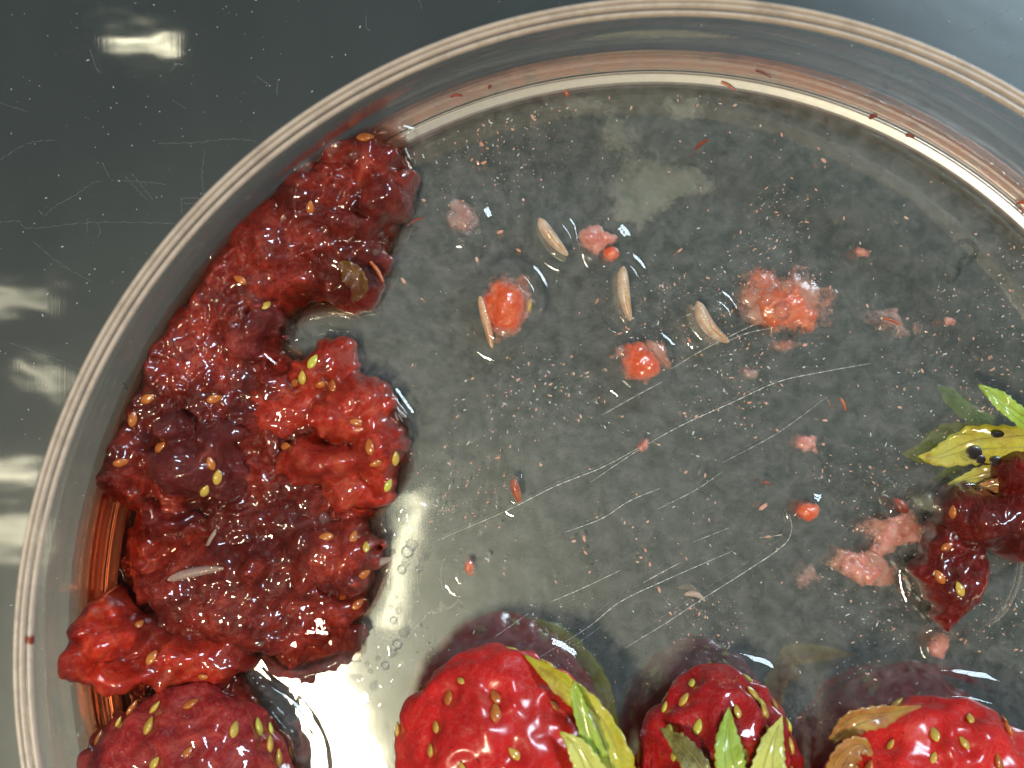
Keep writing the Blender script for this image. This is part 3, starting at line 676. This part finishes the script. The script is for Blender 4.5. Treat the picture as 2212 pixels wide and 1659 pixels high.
# ------------------------------------------------------------------ pulp bits floating in the clear liquid
DOMES = []
def pulp(name, label, cat, px, py, rx, ry, hz, mat, seed_, rot=0, group='bits of pulp in the clear liquid', bubbles=(), seeds=(), extra=(), rag=0.6, halo=0):
    h0, E = blobfun([(px, py, ZF-0.2, rx, ry, hz, rot)]+[(e[0], e[1], ZF-0.2, e[2], e[3], e[4]) for e in extra], seed_, warp=rag, wl=1.1, k=0.2, fine=0.07, fl=0.8)
    x, y = P(px, py, ZF); t = thing(name, label, cat, group, (x, y, ZF))
    den = lambda X, Y, Z: np.clip((Z-ZF)/(hz*0.85), 0, 1)**1.7
    L = Lump('pulp', h0, bbox(E, 1.2), 0.10, ZF+0.03, M[mat], parent=t, dens=den)
    if halo:
        h1, E1 = blobfun([(px, py, ZF-0.1, rx*halo, ry*halo, 0.5, rot)], seed_+500, warp=1.6, wl=1.4, k=0.2, fine=0.05, fl=0.8)
        Lump('halo', h1, bbox(E1, 2.5), 0.16, ZF+0.03, M['pulp_halo'], parent=t, dens=lambda X, Y, Z: np.clip((Z-ZF)/0.45, 0, 1)**1.4)
    for (bx, by, r) in bubbles:
        p, n = L.hit(bx, by, 3); zz = max(ZW, p.z)+r*0.45; sphere(t, P3(bx, by, zz), r)
    for s in seeds:
        p, n = L.hit(s[0], s[1], 3); seed(t, p, n, math.radians(s[3]), s[2], s[4], -0.15)
    return t
pulp('fruit_pulp', 'large red orange pulp lump with a golden seed on its side', 'fruit pulp', 1090, 660, 58, 62, 2.4, 'pulp', 61, seeds=[(1140, 657, 'seed', 10, 0.95)], bubbles=[(1072, 710, 0.24)], rag=0.5, halo=1.15)
pulp('fruit_pulp', 'pink orange pulp lump near the tip of a short scratch', 'fruit pulp', 1386, 785, 48, 46, 1.7, 'pulp', 67, halo=1.2)
pulp('fruit_pulp', 'loose orange pulp patch carrying a cluster of four bubbles', 'fruit pulp', 1695, 660, 60, 48, 0.95, 'pulp_soft', 71, bubbles=[(1700, 622, 0.62), (1689, 673, 0.74), (1657, 648, 0.45), (1632, 630, 0.26), (1668, 622, 0.25)], extra=[(1640, 610, 50, 40, 0.6), (1745, 690, 40, 30, 0.7)], rag=1.1, halo=1.75)
pulp('fruit_pulp', 'pale pink pulp flake with a red core beside the plump cream grub', 'fruit pulp', 1287, 515, 38, 32, 0.9, 'pulp_pink', 73, extra=[(1270, 508, 18, 16, 1.2), (1315, 515, 20, 18, .9)])
pulp('fruit_pulp', 'small round orange pulp bead between the pink flake and the straight grub', 'fruit pulp', 1321, 547, 20, 19, 1.1, 'pulp', 79, rag=0.25)
pulp('fruit_pulp', 'pale pulp scrap ringed by small bubbles next to the mash', 'fruit pulp', 1000, 470, 40, 34, 0.8, 'pulp_faint', 83, bubbles=[(1022, 485, 0.34), (1012, 503, 0.24), (1033, 500, 0.22), (1002, 500, 0.16), (975, 462, 0.28)], extra=[(990, 440, 18, 18, 0.7)])
pulp('fruit_pulp', 'round pink orange pulp crumb standing alone on the floor', 'fruit pulp', 1745, 1103, 30, 25, 0.9, 'pulp', 89, rag=0.35)
pulp('fruit_pulp', 'ragged pink pulp shred below a dark seed', 'fruit pulp', 1932, 1150, 60, 34, 0.7, 'pulp_pink', 97, halo=1.2, extra=[(1905, 1175, 22, 26, 0.6), (1960, 1140, 35, 25, 0.7)], rag=1.0)
pulp('fruit_pulp', 'ragged red pulp shred between the lone crumb and the leafy mash', 'fruit pulp', 1862, 1222, 62, 26, 0.8, 'pulp_pink', 101, halo=1.2, rot=-25, extra=[(1885, 1240, 25, 20, .8)], rag=1.0)
pulp('fruit_pulp', 'faint pink pulp cloud with a few red grains under the leafy mash', 'fruit pulp', 1750, 1250, 32, 24, 0.5, 'pulp_faint', 103, rag=0.9)
pulp('fruit_pulp', 'faint round pink pulp spot below the bubble cluster', 'fruit pulp', 1622, 802, 22, 20, 0.5, 'pulp_faint', 107)
pulp('fruit_pulp', 'pink pulp scrap at the end of a faint scratch', 'fruit pulp', 1738, 962, 34, 26, 0.6, 'pulp_pink', 109, rag=0.9)
pulp('fruit_pulp', 'tiny pale pulp tuft where two long scratches meet', 'fruit pulp', 1392, 962, 22, 16, 0.5, 'pulp_pink', 113, rag=0.6)
pulp('fruit_pulp', 'pinkish pulp cloud spread beyond the bubble cluster', 'fruit pulp', 1930, 700, 75, 34, 0.5, 'pulp_faint', 127, rot=-25, rag=1.3)
pulp('fruit_pulp', 'small pink pulp scrap in the open liquid towards the bright wall foot', 'fruit pulp', 1860, 545, 22, 16, 0.6, 'pulp_pink', 131, rag=0.6)
pulp('fruit_pulp', 'pink pulp scrap in the open liquid under the ink mark', 'fruit pulp', 2055, 690, 20, 14, 0.5, 'pulp_pink', 137, rag=0.6)
pulp('fruit_pulp', 'orange stained pulp streak beside the bright reflection', 'fruit pulp', 1020, 1230, 16, 26, 0.5, 'pulp', 139, rag=0.6)
pulp('fruit_pulp', 'red wet pulp drop hanging below the leafy mash', 'fruit pulp', 2030, 1395, 28, 34, 0.7, 'pulp_pink', 143, rag=0.5)
pulp('lamp_reflection', 'pale yellowish lamp reflection painted on the floor near the wall foot', 'jelly', 1400, 400, 125, 85, 0.5, 'jelly', 149, rot=20, group=None, extra=[(1270, 230, 70, 30, 0.45), (1340, 290, 60, 60, 0.45), (1480, 235, 60, 35, 0.5), (1500, 400, 60, 40, 0.5), (1380, 465, 60, 40, 0.4)], rag=1.1)  # thin pale blob standing in for a ceiling lamp's reflection
pulp('jelly_drop', 'round grey green jelly drop beside the leafy mash', 'jelly', 2002, 1085, 30, 30, 0.6, 'jelly_grey', 151, group=None, rag=0.3)
# ------------------------------------------------------------------ crushed berry with leaves at the right
rt, RL = chunk('crushed_strawberry', 'crushed dark red strawberry with yellow green sepals on the clear floor', 'strawberry',
      [(2085, 1110, 2.4, 55, 55, 3.4), (2150, 1120, 2.4, 75, 70, 4.2), (2240, 1130, 2.4, 90, 90, 4.6), (2050, 1180, 2.3, 45, 60, 2.6), (2065, 1260, 2.3, 70, 70, 3.0), (2100, 1230, 2.3, 45, 70, 2.8), (2050, 1310, 2.2, 35, 28, 2.0), (2230, 1030, 2.4, 70, 60, 4.4)],
      57, 'mash_dark', None, seeds=[(2060, 1105, 'seed_orange', 80, .9), (2045, 1180, 'seed_orange', 30, .8), (2030, 1245, 'seed_orange', 120, 1.1), (2072, 1272, 'seed', 110, 1.0), (2115, 1322, 'seed_orange', 60, 1.0), (2150, 1050, 'seed_orange', 10, 1.0)], k=0.35, fine=0.28)
DZ = {}
def sepal(parent, pts, widths, mat, thick=0.16, cup=0.25, name='sepal', seed_=0, wav=0.12, veins=True):
    """curved leaf blade through px,py,z points"""
    dz = DZ.get(parent.name, 0.0)
    c = spline([P3(p[0], p[1], max(ZW, p[2]+dz)) for p in pts], 30); n = len(c); K = 9
    wd = np.interp(np.linspace(0, 1, n), np.linspace(0, 1, len(widths)), widths)
    v = []
    for side in (1, -1):
        for i in range(n):
            d = Vector(c[min(i+1, n-1)])-Vector(c[max(i-1, 0)]); s = Vector((-d.y, d.x, 0))
            if s.length < 1e-6: s = Vector((1, 0, 0))
            s.normalize(); w = wd[i]*(1+0.08*math.sin(i*2.1+seed_))
            for k in range(K):
                u = -1+2*k/(K-1)
                z = cup*w*u*u+wav*math.sin(i*0.55+u*2+seed_)*abs(u)-0.10*math.exp(-(u*5)**2)+0.05*math.cos(u*11)
                q = Vector(c[i])+s*(u*w); v.append((q.x, q.y, q.z+z+side*thick/2*(1-u*u*0.85)))
    f = []
    N = n*K
    for i in range(n-1):
        for k in range(K-1):
            a = i*K+k; f.append((a, a+1, a+K+1, a+K)); f.append((N+a+K, N+a+K+1, N+a+1, N+a))
    for i in range(n-1):
        for k in (0, K-1):
            a = i*K+k; f.append((a, a+K, N+a+K, N+a) if k == 0 else (a+K, a, N+a, N+a+K))
    for i in (0, n-1):
        for k in range(K-1):
            a = i*K+k; f.append((a+1, a, N+a, N+a+1) if i == 0 else (a, a+1, N+a+1, N+a))
    o = keep(link(name, mesh(name, v, f), M[mat]), parent)
    for off, kk in ((0, 1.0), (-0.45, 0.6), (0.45, 0.6)) if veins else ():
        pv = []
        for i in range(1, n-3):
            d = Vector(c[i+1])-Vector(c[i-1]); sd = Vector((-d.y, d.x, 0)).normalized(); w = wd[i]*off*(1-i/n)
            pv.append(Vector(c[i])+sd*w+Vector((0, 0, cup*wd[i]*off*off+thick*0.42-(0.10 if off == 0 else 0))))
        vv, ff = tube(pv, [0.07*kk*(1-0.8*i/len(pv)) for i in range(len(pv))], 5)
        ve = link('vein', mesh('vein', vv, ff), M['vein']); ve.parent = o
    return o
DZ[rt.name] = -0.9
M['vein'] = simple('sepal_vein', (0.50, 0.46, 0.14), 0.45, col2=(0.40, 0.30, 0.08), vscale=0.9)
sepal(rt, [(2240, 925, 6.0), (2190, 890, 6.6), (2150, 857, 6.4), (2114, 831, 6.2)], [0.75, 0.7, 0.62, 0.05], 'leaf_green', seed_=1)
s2 = sepal(rt, [(2250, 950, 6.2), (2190, 955, 5.4), (2100, 962, 4.2), (2030, 985, 3.2), (1983, 986, 2.7)], [1.0, 1.25, 1.55, 0.85, 0.05], 'leaf_yellow', cup=0.12, seed_=2)
sepal(rt, [(2230, 1000, 5.6), (2180, 1018, 4.8), (2110, 1030, 3.8), (2048, 1046, 3.2)], [0.8, 0.85, 0.75, 0.06], 'leaf_yellow', seed_=4)
sepal(rt, [(2200, 1040, 5.2), (2140, 1050, 4.6), (2080, 1062, 3.8)], [0.5, 0.55, 0.05], 'leaf_brown', seed_=5)
def spot(parent, px, py, z, a, b):
    o = sphere(parent, (*P(px, py, z), z), a, 'dark_spot', 0.12, M['black']); o.scale = (1, b, 1); return o
p, n = UL.hit(760, 600); sepal(up_t, [(735, 565, p.z+0.55), (758, 590, p.z+0.7), (775, 620, p.z+0.3), (762, 655, p.z-0.6)], [0.2, 0.85, 0.75, 0.1], 'leaf_olive', seed_=41, veins=False, wav=0.3)
for q in ((2155, 938, 5.35, 0.52, 0.5), (2105, 978, 4.5, 0.62, 0.85), (2152, 996, 5.05, 0.5, 0.75), (2118, 992, 4.6, 0.42, .8)):
    q = (q[0], q[1], q[2]-0.9)+q[3:]
    o = spot(rt, *q); o.location = o.location+rt.location; o.parent = s2; o.matrix_parent_inverse = Matrix.Identity(4)
x, y = P(1945, 1092, 2.6)
o = seed(None, (x, y, 2.7), (0, 0, 1), 2.3, 'seed_orange', 1.05, 0, 'dark_seed'); o.data = SEED['seed_orange'].copy(); o.data.materials.clear(); o.data.materials.append(M['fibre'])
tag(o, 'dark red seed on top of the ragged pink shred', 'seed')
# ------------------------------------------------------------------ strawberries
def berry(name, label, px, py, z, R, length, axis, mat, nseed, seedkinds, seed_, group='whole strawberries standing at the dish middle', lump=0.35, scale=1.0, dent=0.42, wide=1.0, flat=1.0):
    """axis: direction of the tip"""
    x, y = P(px, py, z); c = Vector((x, y, z)); ax = Vector(axis).normalized()
    u = ax.cross(Vector((0, 0, 1)));  u = u.normalized() if u.length > 0.05 else Vector((1, 0, 0)); w = ax.cross(u)
    NU, NV = 150, 110
    T = np.linspace(0, 1, NV); A = np.linspace(0, 2*math.pi, NU, endpoint=False)
    def prof(t): return R*np.sin(np.pi*np.clip(t, 0, 1)**0.92)**0.5*(1.0-0.06*t)
    tt, aa = np.meshgrid(T, A, indexing='ij')
    rr = prof(tt); L = (tt-0.45)*length
    rnd = random.Random(seed_)
    sd = []
    k = 0; ga = 2.399963
    for i in range(nseed):
        t = 0.12+0.86*(i+0.5)/nseed; sd.append((min(0.97, 0.06+0.90*t**0.9+rnd.uniform(-.025, .025)), (i*ga+rnd.uniform(-.4, .4)) % (2*math.pi)))
    bx = np.cos(aa)*rr*wide; by = np.sin(aa)*rr*flat
    X = c.x+ax.x*L+u.x*bx+w.x*by; Y = c.y+ax.y*L+u.y*bx+w.y*by; Z = c.z+ax.z*L+u.z*bx+w.z*by
    nx, ny, nz = X-(c.x+ax.x*L*0.6), Y-(c.y+ax.y*L*0.6), Z-(c.z+ax.z*L*0.6)
    nl = np.sqrt(nx*nx+ny*ny+nz*nz)+1e-9; nx, ny, nz = nx/nl, ny/nl, nz/nl
    disp = lump*fbm(X/3.5, Y/3.5, Z/3.5, seed_, 3)+0.10*fbm(X/0.9, Y/0.9, Z/0.9, seed_+9, 2)
    sp = []
    for (t, a) in sd:
        r0 = float(prof(np.array(t))); l0 = (t-0.45)*length
        p = c+ax*l0+u*(math.cos(a)*r0*wide)+w*(math.sin(a)*r0*flat); sp.append((p, t, a))
        d2 = (X-p.x)**2+(Y-p.y)**2+(Z-p.z)**2
        disp = disp-dent*np.exp(-d2/0.95)+0.10*np.exp(-(np.sqrt(d2)-1.35)**2/0.2)
    X, Y, Z = X+nx*disp, Y+ny*disp, np.maximum(Z+nz*disp, ZF+0.02)
    V = np.stack([X, Y, Z], -1).reshape(-1, 3)
    Fq = []
    for i in range(NV-1):
        for j in range(NU):
            Fq.append((i*NU+j, i*NU+(j+1) % NU, (i+1)*NU+(j+1) % NU, (i+1)*NU+j))
    Fq.append(tuple(range(NU))[::-1]); Fq.append(tuple((NV-1)*NU+j for j in range(NU)))
    t_ = thing(name, label, 'strawberry', group, (c.x, c.y, ZF))
    bme = mesh('body', V.tolist(), Fq); attr(bme, 'ripe', np.clip((0.36-tt+0.10*fbm(X/2.5, Y/2.5, Z/2.5, seed_+31, 2))/0.22, 0, 1).ravel()*0.9)
    body = keep(link('body', bme, M[mat]), t_)
    for q, (p, t, a) in enumerate(sp):
        n = (p-(c+ax*((t-0.45)*length*0.6))).normalized()
        if p.z < ZF+0.8: continue
        i = int(round(t*(NV-1))); j = int(round(a/(2*math.pi)*NU)) % NU
        pp = Vector((X[i, j], Y[i, j], Z[i, j])); spn = math.atan2(ax.y, ax.x)+rnd.uniform(-.55, .55)
        seed(t_, pp, n, spn, rnd.choice(seedkinds), 0.86*scale*rnd.uniform(.65, 1.15), -0.15)
    return t_
b1 = berry('strawberry', 'softened maroon strawberry with yellow green seeds beside the tall mash mound', 415, 1690, 5.6, 8.2, 13.2, (0.25, 1.0, 0.1), 'berry_soft', 50, ['seed', 'seed_orange', 'seed_green', 'seed'], 201, lump=0.9, flat=0.6)
b2 = berry('strawberry', 'bright red strawberry with a ragged yellow sepal fringe along its side', 1100, 1690, 6.6, 9.1, 19.4, (-0.40, 1.0, 0.05), 'berry', 60, ['seed', 'seed_green', 'seed', 'seed_orange'], 207, lump=1.0, wide=0.95, flat=0.58)
b3 = berry('strawberry', 'glossy deep red strawberry with pale green sepals lying over it', 1553, 1672, 6.2, 6.5, 14.8, (-0.03, 1.0, -0.1), 'berry2', 70, ['seed_green', 'seed_green', 'seed'], 211, lump=0.3, flat=0.75)
b4 = berry('strawberry', 'pinkish red strawberry with a brown withered sepal draped over its top', 2015, 1755, 6.2, 9.3, 15.8, (0.1, 1.0, 0.05), 'berry', 66, ['seed_orange', 'seed', 'seed_orange'], 217, lump=0.9, flat=0.55)
DZ.update({b2.name: -2.4, b3.name: -3.1, b4.name: -2.7})
sepal(b2, [(1345, 1740, 12.5), (1330, 1640, 13.2), (1285, 1545, 12.6), (1215, 1478, 12.2), (1132, 1415, 10.6)], [1.3, 1.25, 0.9, 0.85, 0.06], 'leaf_yellow', seed_=11, wav=0.25)
sepal(b2, [(1290, 1640, 13.9), (1262, 1560, 13.9), (1243, 1500, 13.7), (1240, 1470, 13.6)], [0.8, 0.55, 0.42, 0.05], 'leaf_green', seed_=12)
sepal(b2, [(1300, 1760, 14.2), (1285, 1690, 14.4), (1250, 1620, 14.4), (1210, 1580, 14.0)], [1.3, 1.2, 0.8, 0.1], 'leaf_lime', seed_=13)
sepal(b3, [(1590, 1740, 14.4), (1578, 1660, 14.8), (1572, 1600, 14.2), (1574, 1528, 12.8)], [0.9, 1.05, 0.95, 0.06], 'leaf_green', seed_=21)
sepal(b3, [(1640, 1750, 14.0), (1655, 1680, 14.6), (1668, 1610, 14.0), (1690, 1545, 12.4)], [1.3, 1.35, 0.95, 0.05], 'leaf_lime', seed_=22)
sepal(b3, [(1530, 1740, 14.0), (1505, 1660, 14.4), (1470, 1610, 13.4), (1425, 1572, 12.0)], [0.9, 0.95, 0.8, 0.05], 'leaf_dark', seed_=23)
sepal(b4, [(1795, 1600, 12.6), (1845, 1560, 13.6), (1910, 1545, 13.4), (1990, 1525, 11.8)], [0.3, 0.95, 0.75, 0.05], 'leaf_brown', seed_=31)
sepal(b4, [(1800, 1700, 13.6), (1820, 1640, 14.2), (1855, 1612, 14.4), (1885, 1630, 14.4)], [0.8, 1.0, 0.8, 0.1], 'leaf_brown', seed_=32)
# ------------------------------------------------------------------ fibres and flakes
def fibre(a, b, r, z, mat, label, group='short plant fibres in the dish', bend=0.1):
    vv, ff = spindle(a, b, r, z, z, n=12, seg=7, bend=bend, rings=0.12, tip=0.25)
    o = link('plant_fibre', mesh('plant_fibre', vv, ff), M[mat]); tag(o, label, 'fibre', group); return o
fibre((973, 210), (1000, 207), 0.10, 4.2, 'fibre', 'dark red fibre on the pink wall foot above the mash')
fibre((1058, 192), (1062, 185), 0.13, 4.2, 'fibre', 'tiny dark chip on the wall foot next to a longer fibre')
fibre((1632, 152), (1665, 168), 0.10, 4.4, 'fibre', 'dark red fibre crossing the bright pink wall foot')
fibre((1557, 178), (1587, 196), 0.10, 2.9, 'fibre_orange', 'orange fibre lying on the white light band of the floor edge')
fibre((1503, 322), (1530, 302), 0.13, 2.9, 'fibre', 'dark red stick at the edge of the pale lamp reflection')
fibre((1878, 256), (1895, 250), 0.17, 3.0, 'fibre', 'dark chip on the grey groove between the two bright bands')
fibre((1956, 292), (1974, 298), 0.16, 2.8, 'fibre', 'dark chip on the inner bright band beyond the other chip')
fibre((880, 488), (915, 470), 0.09, 3.0, 'fibre', 'thin dark red fibre sticking out from the upper mash lump')
fibre((800, 565), (828, 610), 0.16, 4.6, 'fibre_orange', 'orange red splinter poking from the upper mash lump')
fibre((2195, 440), (2230, 436), 0.13, 3.2, 'fibre_orange', 'red splinter on the wall foot by the ink mark')
fibre((2203, 448), (2208, 462), 0.09, 3.0, 'fibre', 'dark bent fibre under the red splinter on the wall foot')
fibre((1908, 688), (1945, 702), 0.12, 2.7, 'fibre_orange', 'small orange splinter beyond the bubble cluster')
fibre((1815, 860), (1826, 888), 0.12, 2.7, 'fibre_orange', 'thin orange splinter at the end of the longest scratch')
fibre((1220, 198), (1224, 208), 0.16, 2.9, 'fibre_orange', 'tiny red drop shaped chip beside the pale lamp reflection')
fibre((1648, 1044), (1662, 1046), 0.16, 2.4, 'fibre', 'tiny dark red chip alone on the floor between scratches')
fibre((60, 1372), (63, 1392), 0.30, 15.6, 'fibre', 'dark red crumb stuck on the dish rim')
for k, (px, py, a, b) in enumerate(((700, 830, 15, 40), (625, 835, 20, 35), (262, 1240, 12, 30), (372, 740, 8, 30), (270, 835, 10, 20))):
    p, n = (JL if k > 1 else JL).hit(px, py)
    fibre((px-a*0.4, py-b*0.4), (px+a*0.4, py+b*0.4), 0.05, p.z+(2.2 if k < 2 else 0.1), 'black', 'thin black hair like fibre lying on the wet mash', 'black fibres on the mash')
GF = 'small pulp flakes on the floor'
FL = [(1005, 1118, 0), (1345, 900, 0), (1400, 1128, 5), (1368, 1140, 3), (1262, 1165, 10), (1405, 1220, 6), (1395, 1190, 5), (1378, 1215, 4), (1375, 1165, 3), (1290, 1118, 4), (1240, 1170, 8), (1265, 1195, 4), (1350, 1130, 3), (1425, 1275, 6),
      (1650, 1095, 18), (1660, 1160, 6), (1385, 1205, 6), (1168, 1005, 6), (1505, 900, 5), (1340, 720, 5), (1290, 650, 6), (1780, 960, 5), (1825, 470, 4), (1770, 320, 5), (1780, 345, 10), (1690, 290, 4), (1960, 470, 6), (2110, 505, 5), (1795, 620, 4), (1740, 745, 8), (1875, 660, 5), (1945, 880, 6), (1960, 1010, 7), (1955, 1250, 6), (2000, 1255, 5), (1840, 1300, 5), (1690, 1260, 4), (1470, 540, 5), (1530, 600, 4), (1235, 770, 5), (1190, 830, 5), (1490, 735, 5), (1120, 820, 6), (1255, 900, 4), (1620, 870, 6), (1680, 930, 5), (1120, 540, 8), (1080, 500, 10), (1030, 560, 8), (870, 605, 9), (1150, 250, 8), (1040, 310, 9), (1045, 350, 8), (1130, 430, 6), (915, 432, 7)]
for i, (px, py, s) in enumerate(FL):
    s = max(s, 3); rr = random.Random(i)
    n = rr.choice((6, 7, 8)); x, y = P(px, py, ZF+0.3); t = rr.uniform(0, 6.28); e = rr.uniform(1.2, 2.6); a = s*0.009+0.05
    v = []
    for zz, kk in ((ZF+0.05, 1.0), (ZF+0.05+a*0.7, 0.7)):
        for k in range(n):
            q = 6.283*k/n; r_ = a*kk*rr.uniform(.7, 1.2); ex, ey = math.cos(q)*r_*e, math.sin(q)*r_
            v.append((x+ex*math.cos(t)-ey*math.sin(t), y+ex*math.sin(t)+ey*math.cos(t), zz))
    f = [tuple(reversed(range(n))), tuple(range(n, 2*n))]+[(k, (k+1) % n, n+(k+1) % n, n+k) for k in range(n)]
    o = link('pulp_flake', mesh('pulp_flake', v, f, False), M['speck_pink']); tag(o, 'tiny loose pink pulp flake on the clear dish floor', 'flake', GF)
def inside(px, py, z=ZF):
    x, y = P(px, py, z)
    if math.hypot(x-DC[0], y-DC[1]) > 41.2: return None
    return x, y
def scatter(n, z0, z1, clump=0.85):
    out = []
    while len(out) < n:
        px, py = random.uniform(880, 2230), random.uniform(180, 1660)
        q = inside(px, py)
        if q is None: continue
        dn = 0.5+0.5*float(fbm(np.array([px/170.]), np.array([py/170.]), 0, 301, 3)[0])
        if random.random() > (0.03+max(0, dn-0.45)**1.5*12 if random.random() < clump else 0.25): continue
        out.append((q[0], q[1], random.uniform(z0, z1)))
    return out
o = specks('pulp_specks', scatter(1900, ZF+0.02, ZF+0.4), 0.012, 0.055, M['speck_pink'], 0.5, 1.6); tag(o, 'fine pink pulp specks suspended all through the clear liquid', 'pulp specks')
o = specks('pale_specks', scatter(1500, ZF+0.02, ZF+0.5), 0.008, 0.042, M['speck_white'], 0.5, 2.2); tag(o, 'fine whitish grains suspended all through the clear liquid', 'grains')
# ------------------------------------------------------------------ clear liquid: one sheet with menisci round everything that stands in it
MEN = []   # (x, y, rx, ry, rot, height, width)
def men(px, py, rx, ry, h, w=0.5, rot=0.0):
    k = (CZ-ZW)/F; x, y = P(px, py, ZW); MEN.append((x, y, rx*k, ry*k, math.radians(rot), h, w))
men(1196, 512, 30, 50, 0.55, 0.5, 38); men(1352, 635, 34, 62, 0.55, 0.5, 8); men(1535, 695, 44, 52, 0.55, 0.5, 32); men(1092, 662, 66, 78, 0.9, 0.7); men(1385, 788, 55, 55, 0.65, 0.6)
men(1690, 655, 70, 55, 0.25, 0.8); men(1300, 525, 45, 40, 0.3, 0.5); men(1010, 480, 40, 40, 0.3, 0.5); men(1745, 1103, 30, 26, 0.3, 0.4); men(1115, 1060, 18, 32, 0.3, 0.4, 10); men(1945, 1095, 22, 22, 0.3, 0.4)
men(2120, 985, 140, 45, 0.9, 0.9, 8); men(2080, 1200, 100, 140, 1.2, 0.9); men(1860, 1222, 60, 30, 0.2, 0.5); men(1935, 1150, 55, 35, 0.2, 0.5); men(2030, 1395, 28, 34, 0.35, 0.4)
men(1085, 1690, 225, 290, 1.6, 1.3); men(1553, 1660, 185, 205, 1.6, 1.3); men(2030, 1720, 260, 225, 1.6, 1.3); men(420, 1690, 260, 215, 1.4, 1.0); men(2070, 570, 20, 50, 0.05, 0.5)
for px, py, r in ((880, 1195, 22), (868, 1230, 14), (855, 1395, 20), (830, 1440, 16), (900, 1120, 22), (1000, 1240, 20), (790, 1510, 18), (745, 1490, 12)): men(px, py, r, r*1.3, 0.3, 0.35)
def water_h(X, Y):
    z = np.full(X.shape, ZW)
    for (x, y, rx, ry, t, h, w) in MEN:
        dx, dy = X-x, Y-y
        u, q = dx*math.cos(t)+dy*math.sin(t), -dx*math.sin(t)+dy*math.cos(t)
        e = np.sqrt((u/rx)**2+(q/ry)**2); d = np.maximum(0, (e-1))*min(rx, ry)
        inner = np.where(e < 1, 1-0.35*(1-e)**1.5*0, 1.0)
        z = np.maximum(z, ZW+h*np.exp(-(d/w)**1.4)*inner)
    dj = polyd(JPm, X, Y)
    z = np.where(dj > 0, ZW+(z-ZW)*np.clip(1-dj/1.5, 0, 1), z)+0.75*np.exp(-np.maximum(0, -dj)/0.7)-np.clip(dj, 0, 3)*1.3
    r = np.hypot(X-DC[0], Y-DC[1])
    z = z+0.9*np.exp(-np.maximum(0, RW-r)/0.9)
    return z+0.045*fbm(X/4, Y/4, 0, 401, 3)+0.012*fbm(X/1.1, Y/1.1, 0, 411, 2)
def water_clip(X, Y):
    z = water_h(X, Y); r = np.hypot(X-DC[0], Y-DC[1])
    dj = polyd(JPm, X, Y)
    return z-np.clip(r-(RW-0.02), 0, 3)*4
WL = Lump('cloudy_liquid', water_clip, (-36, 50, -38, 26), 0.22, ZF+0.04, M['water'])
WL.o['kind'] = 'structure'; WL.o['label'] = 'thin sheet of clear cloudy liquid covering the dish floor'
# bubbles in the bright liquid beside the mash
BB = [(880, 1192, 0.5), (868, 1230, 0.38), (905, 1228, 0.28), (858, 1392, 0.42), (832, 1438, 0.35), (800, 1450, 0.2), (812, 1470, 0.16), (745, 1490, 0.24), (790, 1512, 0.3), (735, 1520, 0.2), (720, 1545, 0.18), (760, 1580, 0.36), (700, 1600, 0.18), (820, 1600, 0.14), (850, 1340, 0.3), (776, 1462, 0.2), (845, 1310, 0.18), (690, 1575, 0.14), (770, 1545, 0.14)]
for i, (px, py, r) in enumerate(BB):
    o = sphere(None, P3(px, py, ZW+0.1), r, 'air_bubble'); tag(o, 'clear air bubble in the bright liquid between the mash and the red strawberry', 'bubble', 'air bubbles in the bright liquid')
S.cycles.max_bounces = 7; S.cycles.transparent_max_bounces = 16; S.cycles.glossy_bounces = 4; S.cycles.diffuse_bounces = 2
S.cycles.sample_clamp_indirect = 6.0; S.cycles.use_denoising = True
